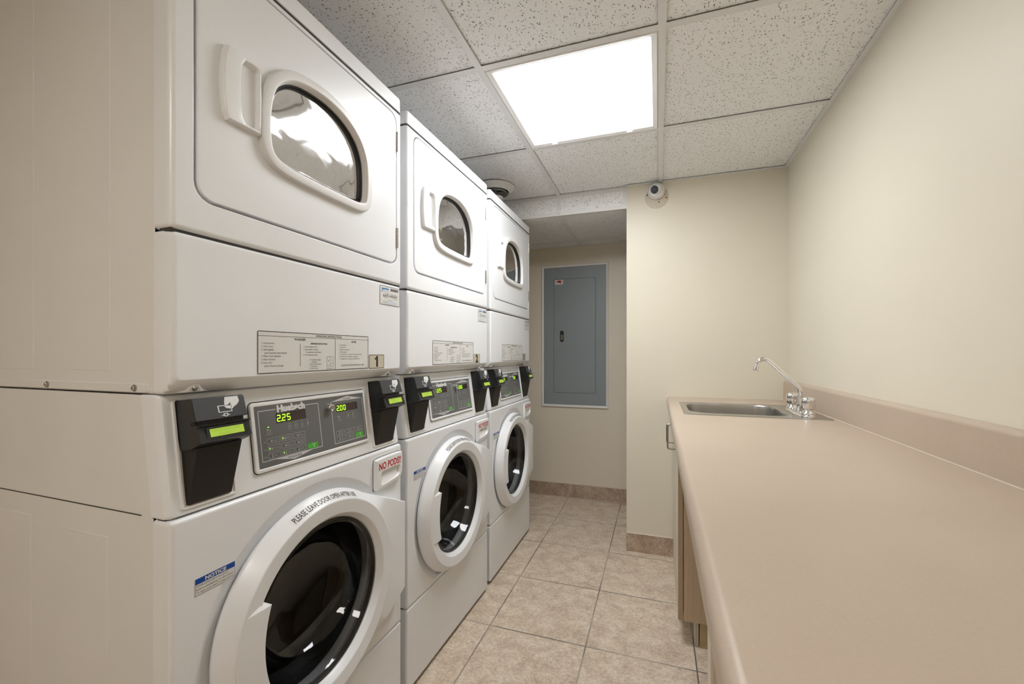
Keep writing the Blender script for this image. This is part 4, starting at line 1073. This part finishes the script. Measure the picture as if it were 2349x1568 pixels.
    # washer keys
    def key(u, v, w, h, s, lit=False, mark='shirt'):
        P.frame(u, u + w, v, v + h, 0.0007, ov_dim, e)
        P.rect(u + 0.0035, u + 0.0055, v + h * .35, v + h * .7, led_green if lit else seg_dim, 2 * e)
        if mark == 'therm': P.rect(u + 0.0095, u + 0.0110, v + h * .2, v + h * .8, ov_dim, e); P.rect(u + 0.0088, u + 0.0117, v + h * .15, v + h * .35, ov_dim, e)
        else: P.poly([(u + .0080, v + h * .75), (u + .0085, v + h * .3), (u + .0125, v + h * .3), (u + .0130, v + h * .75), (u + .0115, v + h * .55), (u + .0095, v + h * .55)][::-1], ov_dim, e)
        ss = s.split('|')
        for i_, t in enumerate(ss):
            hh = 0.0030 if len(ss) == 1 else 0.0024
            P.text(t, u + 0.0145, v + h * .5 - hh * .5 + (0.0019 if len(ss) > 1 and i_ == 0 else (-0.0019 if len(ss) > 1 else 0)), hh, ov_dim, lift=e, width=min(w - 0.0165, 0.0024 * len(t)))
    U = (0.2015, 0.2370, 0.2727); V = (0.9795, 0.9630, 0.9465)
    names = (('Light', 'Medium', 'Heavy'), ('Normal', 'Perm|Press', 'Delicates|Bulky'), ('Hot', 'Warm', 'Cold'))
    lit = {(1, 0), (2, 1), (0, 1)}
    for i_ in range(3):
        P.text(('SOIL', 'CYCLE', 'TEMP')[i_], 0.1985, V[i_] + 0.0045, 0.0026, ov_dim, align='r', lift=e, width=0.0085 if i_ else 0.006)
        for j_ in range(3): key(U[j_], V[i_], 0.0318, 0.0125, names[i_][j_], (i_, j_) in lit, 'therm' if i_ == 2 else 'shirt')
    U2 = (0.4060, 0.4420, 0.4775); V2 = (0.9605, 0.9455)
    for i_, row in enumerate((('High|Temp', 'Low|Temp', 'No|Heat'), ('Med|Temp', 'Delicate'))):
        for j_, s in enumerate(row): key(U2[j_], V2[i_], 0.0310, 0.0118, s, False, 'therm' if s != 'Delicate' else 'shirt')
    # indicator rows
    P.rect(0.2055, 0.2095, 1.0160, 1.0180, led_green, e); P.poly([(0.2020, 1.0125), (0.2045, 1.0085), (0.2075, 1.0105), (0.2060, 1.0125)][::-1], ov_dim, e); P.frame(0.2085, 0.2135, 1.0075, 1.0105, 0.0006, ov_dim, e)
    P.text('Insert', 0.2080, 1.0035, 0.0024, ov_dim, align='c', lift=e, width=0.0085); P.text('Coins/Card', 0.2080, 1.0000, 0.0024, ov_dim, align='c', lift=e, width=0.0165)
    for i_, (uu, s) in enumerate(((0.2630, 'Wash'), (0.2810, 'Rinse'), (0.2990, 'Spin'), (0.3165, 'Door'))):
        P.rect(uu - 0.0006, uu + 0.0012, 1.0160, 1.0180, ov_dim, e)
        if i_ < 2: P.frame(uu - 0.0038, uu + 0.0042, 1.0080, 1.0125, 0.0006, ov_dim, e)
        elif i_ == 2: P.mb.use(ov_dim); P.mb.loft([[P.p(a_, b_, e) for a_, b_ in circ((uu, 1.0100), 0.0026, 16)], [P.p(a_, b_, e) for a_, b_ in circ((uu, 1.0100), 0.0019, 16)]])
        else: P.rect(uu - 0.0016, uu + 0.0020, 1.0075, 1.0110, ov_dim, e); P.frame(uu - 0.0009, uu + 0.0013, 1.0110, 1.0138, 0.0005, ov_dim, e)
        P.text(s, uu + 0.0003, 1.0030, 0.0024, ov_dim, align='c', lift=e, width=0.0078)
    P.rect(0.4200, 0.4216, 1.0140, 1.0156, ov_dim, e); P.poly([(0.4170, 1.0115), (0.4185, 1.0075), (0.4215, 1.0085), (0.4200, 1.0115)][::-1], ov_dim, e); P.frame(0.4215, 0.4265, 1.0065, 1.0090, 0.0005, ov_dim, e)
    P.text('Insert', 0.4225, 1.0025, 0.0023, ov_dim, align='c', lift=e, width=0.0075); P.text('Coins/Card', 0.4225, 0.9990, 0.0023, ov_dim, align='c', lift=e, width=0.0150)
    for uu, s in ((0.4565, 'Drying'), (0.4760, 'Cool|Down')):
        P.rect(uu - 0.0006, uu + 0.0010, 1.0145, 1.0161, ov_dim, e)
        for z_ in (1.0115, 1.0093, 1.0071): P.poly([(uu - 0.0028, z_), (uu, z_ - 0.0010), (uu + 0.0028, z_ + 0.0004), (uu + 0.0028, z_ + 0.0012), (uu, z_), (uu - 0.0028, z_ + 0.0010)], ov_dim, e)
        for i_, t in enumerate(s.split('|')): P.text(t, uu, 1.0025 - i_ * 0.0032, 0.0023, ov_dim, align='c', lift=e, width=0.0088 if len(t) > 4 else 0.0068)
    P.text('802405', 0.5190, 0.9325, 0.0018, ov_dim, align='c', lift=e)
    ov.build('control_overlay', None, con, smooth=False)
    # raised brand lettering
    bd = mb(); bd.recalc = True
    vs, fs, (x0_, x1_, y0_, y1_) = text_polys('Huebsch', 0.060)
    kx = 0.079 / (x1_ - x0_); kz = 0.0145 / 0.70
    b2 = bmesh.new()
    lst = [b2.verts.new((con_x(1.0475 + b_ * kz) + 0.0044, 0.2325 + (a_ - x0_) * kx, 1.0475 + b_ * kz)) for a_, b_ in vs]
    for f in fs:
        try: b2.faces.new([lst[i_] for i_ in f])
        except ValueError: pass
    ex = bmesh.ops.extrude_face_region(b2, geom=b2.faces[:]); bmesh.ops.translate(b2, verts=[g_ for g_ in ex['geom'] if isinstance(g_, bmesh.types.BMVert)], vec=(0.0016, 0, 0.0002))
    bd.from_bm(b2); bd.build('badge', badge, con, smooth=False)
    for (u0, u1, v0, v1, s, w_, g_, h_, us) in ((0.2290, 0.3125, 1.0220, 1.0445, '2.25', 0.0098, 0.0036, 0.0155, 0.2310), (0.4145, 0.4965, 1.0225, 1.0430, '2.00', 0.0088, 0.0034, 0.0145, 0.4160)):
        ds = mb(); ds.recalc = False; ds.weld = False; P = Print(ds, lambda u, v, l: (con_x(v) + 0.0046 + l, u, v))
        P.rect(u0, u1, v0, v1, disp_dark)
        zv = v0 + (v1 - v0 - h_) * 0.45
        n_d = 6; seven(P, '8' * n_d, us, zv, w_, h_, g_, seg_dim, 0.0002)
        seven(P, s, us, zv, w_, h_, g_, seg_on, 0.0004)
        ds.build('display', None, con, smooth=False, label='dark display showing green ' + s)
    for (u0, u1, v0, v1) in ((0.3095, 0.3405, 0.9465, 0.9595), (0.4778, 0.5085, 0.9425, 0.9565)):
        sb = mb(); sb.recalc = False; sb.weld = False; P = Print(sb, lambda u, v, l: (con_x(v) + 0.0046 + l, u, v))
        P.rect(u0, u1, v0, v1, btn_green)
        P.text('START', (u0 + u1) / 2 + 0.003, v0 + (v1 - v0) * 0.58, 0.0030, icon_white, align='c', lift=e, width=0.011)
        cc_ = ((u0 + u1) / 2 + 0.003, v0 + (v1 - v0) * 0.32)
        P.poly([(cc_[0] - 0.0018, cc_[1]), (cc_[0], cc_[1] - 0.0022), (cc_[0] + 0.0018, cc_[1]), (cc_[0], cc_[1] + 0.0022)], icon_white, e)
        P.rect(u0 + 0.003, u0 + 0.0055, v0 + 0.004, v0 + 0.0065, ink_sky, e)
        sb.build('start_button', None, con, smooth=False, label='green START button')
    kl = mb(); z_ = 1.0385
    kl.lathe([(0.0100, 0.0), (0.0100, 0.0105), (0.0092, 0.0120), (0.0070, 0.0122), (0.0066, 0.0105), (0.0050, 0.0105), (0.0046, 0.0120), (0.0, 0.0120)], (con_x(z_) + 0.004, 0.3880, z_), axis='x', seg=36)
    kl.build('key_lock', chrome, con, angle=40)
    # reader recesses, then the readers
    for (ra, rb) in ((0.0275, 0.1275), (0.5560, 0.6560)):
        rg = mb(); rg.fn = shear
        pr_ = rr_loop(ra - 0.006, rb - 0.002, 0.8975, 1.0985, 0.006)
        sq = [(pr_, -0.001), (pr_, 0.0022), (inset(pr_, 0.0012), 0.0030), (inset(pr_, 0.0045), 0.0030), (inset(pr_, 0.006), 0.0005)]
        rg.loft(ray_loops(((ra + rb) / 2, 0.998), sq, 60), cap1=True); rg.build('reader_mount', plastic, con, angle=30)
    card_reader(root, 0.0275, 0.1275, 'black card reader left of the control panel')
    card_reader(root, 0.5560, 0.6560, 'black card reader right of the control panel')
    # ---- washer front with dished opening
    wf = mb()
    o1 = rr_loop(0, W, 0.3000, 0.8845, 0.008)
    ang = [2 * PI * q_ / 180 for q_ in range(180)]
    def clipc(r, lo):
        return [(WC[0] + r * math.cos(a), max(WC[1] + r * math.sin(a), lo)) for a in ang]
    seq = [(o1, -0.046)] + lip(o1, 0.0, 0.008, 4) + [(clipc(0.296, 0.3150), 0.0), (clipc(0.292, 0.3165), -0.0015), (clipc(0.276, 0.320), -0.010), (clipc(0.262, 0.324), -0.0125), (circ(WC, 0.225, 180), -0.0125), (circ(WC, 0.205, 180), -0.016), (circ(WC, 0.202, 180), -0.040)]
    wf.loft(ray_loops(WC, seq, 180)); wfo = wf.build('washer_front', enamel, root, angle=30)
    m_ = mb(); m_.box(-0.040, -0.018, 0.004, W - 0.004, 0.2965, 0.3020); m_.build('kick_seam', seam, root, smooth=False)
    # notice sticker
    q = mb(); q.recalc = False; q.weld = False; P = Print(q, flat(0.0006)); e = 0.00025
    P.rect(0.0405, 0.1155, 0.7335, 0.7645, lab_white); P.rect(0.0405, 0.1155, 0.7540, 0.7645, ink_navy, e)
    P.text('NOTICE', 0.078, 0.7560, 0.0065, lab_white, align='c', lift=2 * e, bold=0.04, width=0.040)
    for i_, s in enumerate(('DOOR LOCK LIGHT must go out', 'before attempting to open door.', 'To open, push door in then pull out.')):
        P.text(s, 0.0425, 0.7485 - i_ * 0.0060, 0.0036, ink_soft, lift=e, width=0.071 if i_ else 0.060)
    P.frame(0.0405, 0.1155, 0.7335, 0.7645, 0.0005, ink_soft, e * 0.5)
    q.build('notice_sticker', None, wfo, smooth=False)
    # kick panel
    kp = mb(); o1 = rr_loop(0, W, 0.0155, 0.2985, 0.008)
    kp.loft(ray_loops((W / 2, 0.157), [(o1, -0.046)] + lip(o1, 0.0, 0.008, 4), 90), cap1=True); kp.build('kick_panel', enamel, root, angle=30)
    # dispenser drawer
    dw = mb(); dcn = (0.6075, 0.806)
    do = smooth_closed([(0.5435, 0.862), (0.575, 0.8645), (0.64, 0.8645), (0.6660, 0.8635), (0.6725, 0.858), (0.6735, 0.83), (0.6725, 0.800), (0.662, 0.7815), (0.635, 0.7730), (0.600, 0.7700), (0.565, 0.7685), (0.546, 0.769), (0.5405, 0.7745), (0.5395, 0.80), (0.5395, 0.84), (0.5405, 0.8575)], 4)
    di = smooth_closed([(0.5700, 0.8220), (0.60, 0.8240), (0.64, 0.8240), (0.6545, 0.8225), (0.6580, 0.8175), (0.6585, 0.806), (0.6550, 0.7960), (0.64, 0.7895), (0.60, 0.7850), (0.5720, 0.7835), (0.5650, 0.7855), (0.5640, 0.80), (0.5655, 0.817)], 4)
    sq = [(inset(do, -0.0018), -0.002), (inset(do, -0.0018), 0.0003)]
    gp = mb(); gp.loft(ray_loops(dcn, sq + [(inset(do, -0.0005), 0.0004)], 100), cap1=True); 
    dro = empty('detergent_drawer', (0, dcn[0] - W / 2, 0.768)); dro.parent = root; DO = (0, dcn[0], 0.768)
    gp.off = DO; gp.build('drawer_gap', grey_rubber, dro, smooth=False)
    dw.off = DO
    sq = [(do, 0.0), (do, 0.007), (inset(do, 0.0015), 0.0102), (inset(do, 0.0045), 0.0120), (inset(di, -0.0015), 0.0120), (di, 0.0108)]
    dw.loft(ray_loops(dcn, sq, 100))
    # scoop: deep at the top, running out along the bottom
    L1 = ray_loops(dcn, [(di, 0.0108), (inset(di, 0.002), 0.0), (inset(di, 0.010), 0.0)], 100)
    l0 = L1[0]; l1 = [(0.0104 - 0.0080 * min(1, max(0.0, (p[2] - 0.785) / 0.018)), p[1], p[2]) for p in L1[1]]; l2 = [(0.0085 - 0.0070 * min(1, max(0, (p[2] - 0.790) / 0.024)), p[1], p[2]) for p in L1[2]]
    dw.loft([l0, l1, l2], cap1=True)
    dw.build('drawer_front', plastic, dro, angle=35)
    q = MB(off=DO); q.recalc = False; q.weld = False; P = Print(q, flat(0.0123))
    P.text('NO PODS!!', 0.6070, 0.8295, 0.0205, ink_red, align='c', width=0.110, bold=0.028)
    q.build('sticker', None, dro, smooth=False, label='red lettering reading NO PODS!!')
    # ---- washer door
    wd = empty('washer_door', (0.0, WC[0] - W / 2, WC[1])); wd.parent = root; WO = (0, WC[0], WC[1])
    C3 = (0, WC[0], WC[1])
    rg = MB(off=WO)
    rg.lathe([(0.250, -0.011), (0.2600, -0.010), (0.2655, -0.006), (0.2675, -0.001), (0.2675, 0.003), (0.2660, 0.0075), (0.2470, 0.0335), (0.2462, 0.0352), (0.2448, 0.0366), (0.2430, 0.0372),
              (0.2405, 0.0371), (0.2110, 0.0342), (0.2092, 0.0338), (0.2078, 0.0326), (0.2066, 0.0308), (0.1985, 0.0200), (0.1970, 0.0165), (0.1960, 0.0100)], C3, axis='x', seg=128)
    rg.build('door_ring', door_plastic, wd, angle=40)
    # hinge plate: runs out tangentially to a straight edge on the right
    hp = MB(off=WO); loops_t = []; loops_i = []; loops_b = []
    pl_ = [(WC[0], WC[1] + 0.2655), (0.430, WC[1] + 0.2475), (0.660, 0.7035), (0.660, 0.4300), (0.430, WC[1] - 0.2475), (WC[0], WC[1] - 0.2655), (0.2, WC[1])]
    N_ = 90; ai = []
    for q_ in range(N_ + 1):
        a = math.radians(92) - math.radians(184) * q_ / N_; ai.append(a)
    for bnd in (math.atan2(0.7035 - WC[1], 0.660 - WC[0]), math.atan2(0.4300 - WC[1], 0.660 - WC[0])): ai.append(bnd)
    ai.sort()
    A_, B_, Cl, D_ = [], [], [], []
    for a in ai:
        t = max(ray_hit(WC, a, pl_), 0.2658); ca, sa = math.cos(a), math.sin(a)
        r_i = 0.2462
        w1 = min(1, max(0, (t - 0.2658) / 0.030))
        xe = 0.0078 + 0.0215 * w1 * w1 * (3 - 2 * w1)
        A_.append((0.0345, WC[0] + r_i * ca, WC[1] + r_i * sa)); B_.append((xe + 0.0014, WC[0] + (t - 0.003) * ca, WC[1] + (t - 0.003) * sa)); Cl.append((xe - 0.001, WC[0] + t * ca, WC[1] + t * sa)); D_.append((-0.004, WC[0] + (t - 0.004) * ca, WC[1] + (t - 0.004) * sa))
        loops_b.append((-0.004, WC[0] + 0.255 * ca, WC[1] + 0.255 * sa))
    hp.loft([A_, B_, Cl, D_, loops_b], closed=False); hp.build('hinge_plate', door_plastic, wd, angle=30)
    # handle block on the left of the opening
    hb = MB(off=WO)
    zs = [0.482 + (0.655 - 0.482) * q_ / 14 for q_ in range(15)]
    def yo_(z, r=0.2380): return WC[0] - math.sqrt(r ** 2 - (z - WC[1]) ** 2)
    def yi_(z): return 0.1520 + 1.9 * (z - 0.566) ** 2
    fr_loops = [[(0.0372, yo_(z), z), (0.0400, yi_(z) - 0.020, z), (0.0405, yi_(z) - 0.0015, z), (0.0392, yi_(z), z), (0.0040, yi_(z) + 0.001, z), (0.0040, yo_(z), z)] for z in zs]
    def end_(z, ze): return [(0.0350, yo_(z), ze), (0.0330, yi_(z) - 0.026, ze + (ze - z) * 0.6), (0.0270, yi_(z) - 0.0175, ze + (ze - z)), (0.0250, yi_(z) - 0.0165, ze + (ze - z)), (0.0040, yi_(z) - 0.016, ze + (ze - z)), (0.0040, yo_(z), ze)]
    topl = end_(0.655, 0.6615); botl = end_(0.482, 0.4755)
    hb.loft([botl] + fr_loops + [topl], cap0=True, cap1=True); hb.build('handle', door_plastic, wd, angle=25)
    # glass bowl with its clamp ring
    gb_ = MB(off=WO); gb_.lathe([(0.1970, 0.0120), (0.1945, 0.0150), (0.1925, 0.0140), (0.1910, 0.0148), (0.1890, 0.0120), (0.188, 0.004)], C3, axis='x', seg=96); gb_.build('clamp_ring', grey_rubber, wd)
    g2 = MB(off=WO); g2.lathe([(0.1915, 0.0150), (0.1880, 0.0175), (0.1840, 0.0165), (0.1800, 0.0100), (0.1740, -0.004), (0.168, -0.022), (0.158, -0.050), (0.140, -0.075), (0.112, -0.092), (0.075, -0.101), (0.035, -0.105), (0.002, -0.106)], C3, axis='x', seg=96)
    g2.build('glass_bowl', washer_glass, wd, angle=60)
    # arc sticker on the outer slope of the ring
    st_ = MB(off=WO); st_.recalc = False; st_.weld = False
    def arcp(u, v, l):
        """u along the arc in metres from its start, v up the slope in metres"""
        r0 = 0.2492 + v * 0.594; x0_ = 0.0306 - v * 0.804
        a = math.radians(113.0) - u / 0.255
        return (x0_ + l * 0.594 + 0.0003, WC[0] + (r0 + l * 0.804) * math.cos(a), WC[1] + (r0 + l * 0.804) * math.sin(a))
    P = Print(st_, arcp)
    n_s = 24; tot = 0.205
    st_.use(lab_bright); st_.loft([[arcp(-0.004 + (tot + 0.008) * q_ / n_s, -0.003, 0) for q_ in range(n_s + 1)], [arcp(-0.004 + (tot + 0.008) * q_ / n_s, 0.0185, 0) for q_ in range(n_s + 1)]], closed=False)
    P.text('PLEASE LEAVE DOOR OPEN AFTER USE', 0.0, 0.0015, 0.0145, ink, width=tot, lift=0.0004, bold=0.012)
    st_.build('sticker', None, wd, smooth=False, label='bright arc sticker reading PLEASE LEAVE DOOR OPEN AFTER USE')
    # gasket and drum inside
    gk = mb(); gk.lathe([(0.199, -0.036), (0.196, -0.060), (0.186, -0.075), (0.176, -0.085), (0.186, -0.098), (0.192, -0.110)], C3, axis='x', seg=72); gk.build('door_gasket', grey_rubber, root)
    dd = mb(); dd.lathe([(0.190, -0.110), (0.225, -0.112), (0.238, -0.125), (0.240, -0.42), (0.22, -0.44), (0.10, -0.445), (0.09, -0.435), (0.0, -0.430)], C3, axis='x', seg=72); dd.build('washer_drum', drum_steel, root)
    return root

machine(0, '1', '669-HHH', 'white stacked washer and dryer marked 1, nearest the camera')
machine(1, '2', '670-HHH', 'white stacked washer and dryer marked 2, in the middle of the row')
machine(2, '3', '671-HHH', 'white stacked washer and dryer marked 3, at the far end of the row')
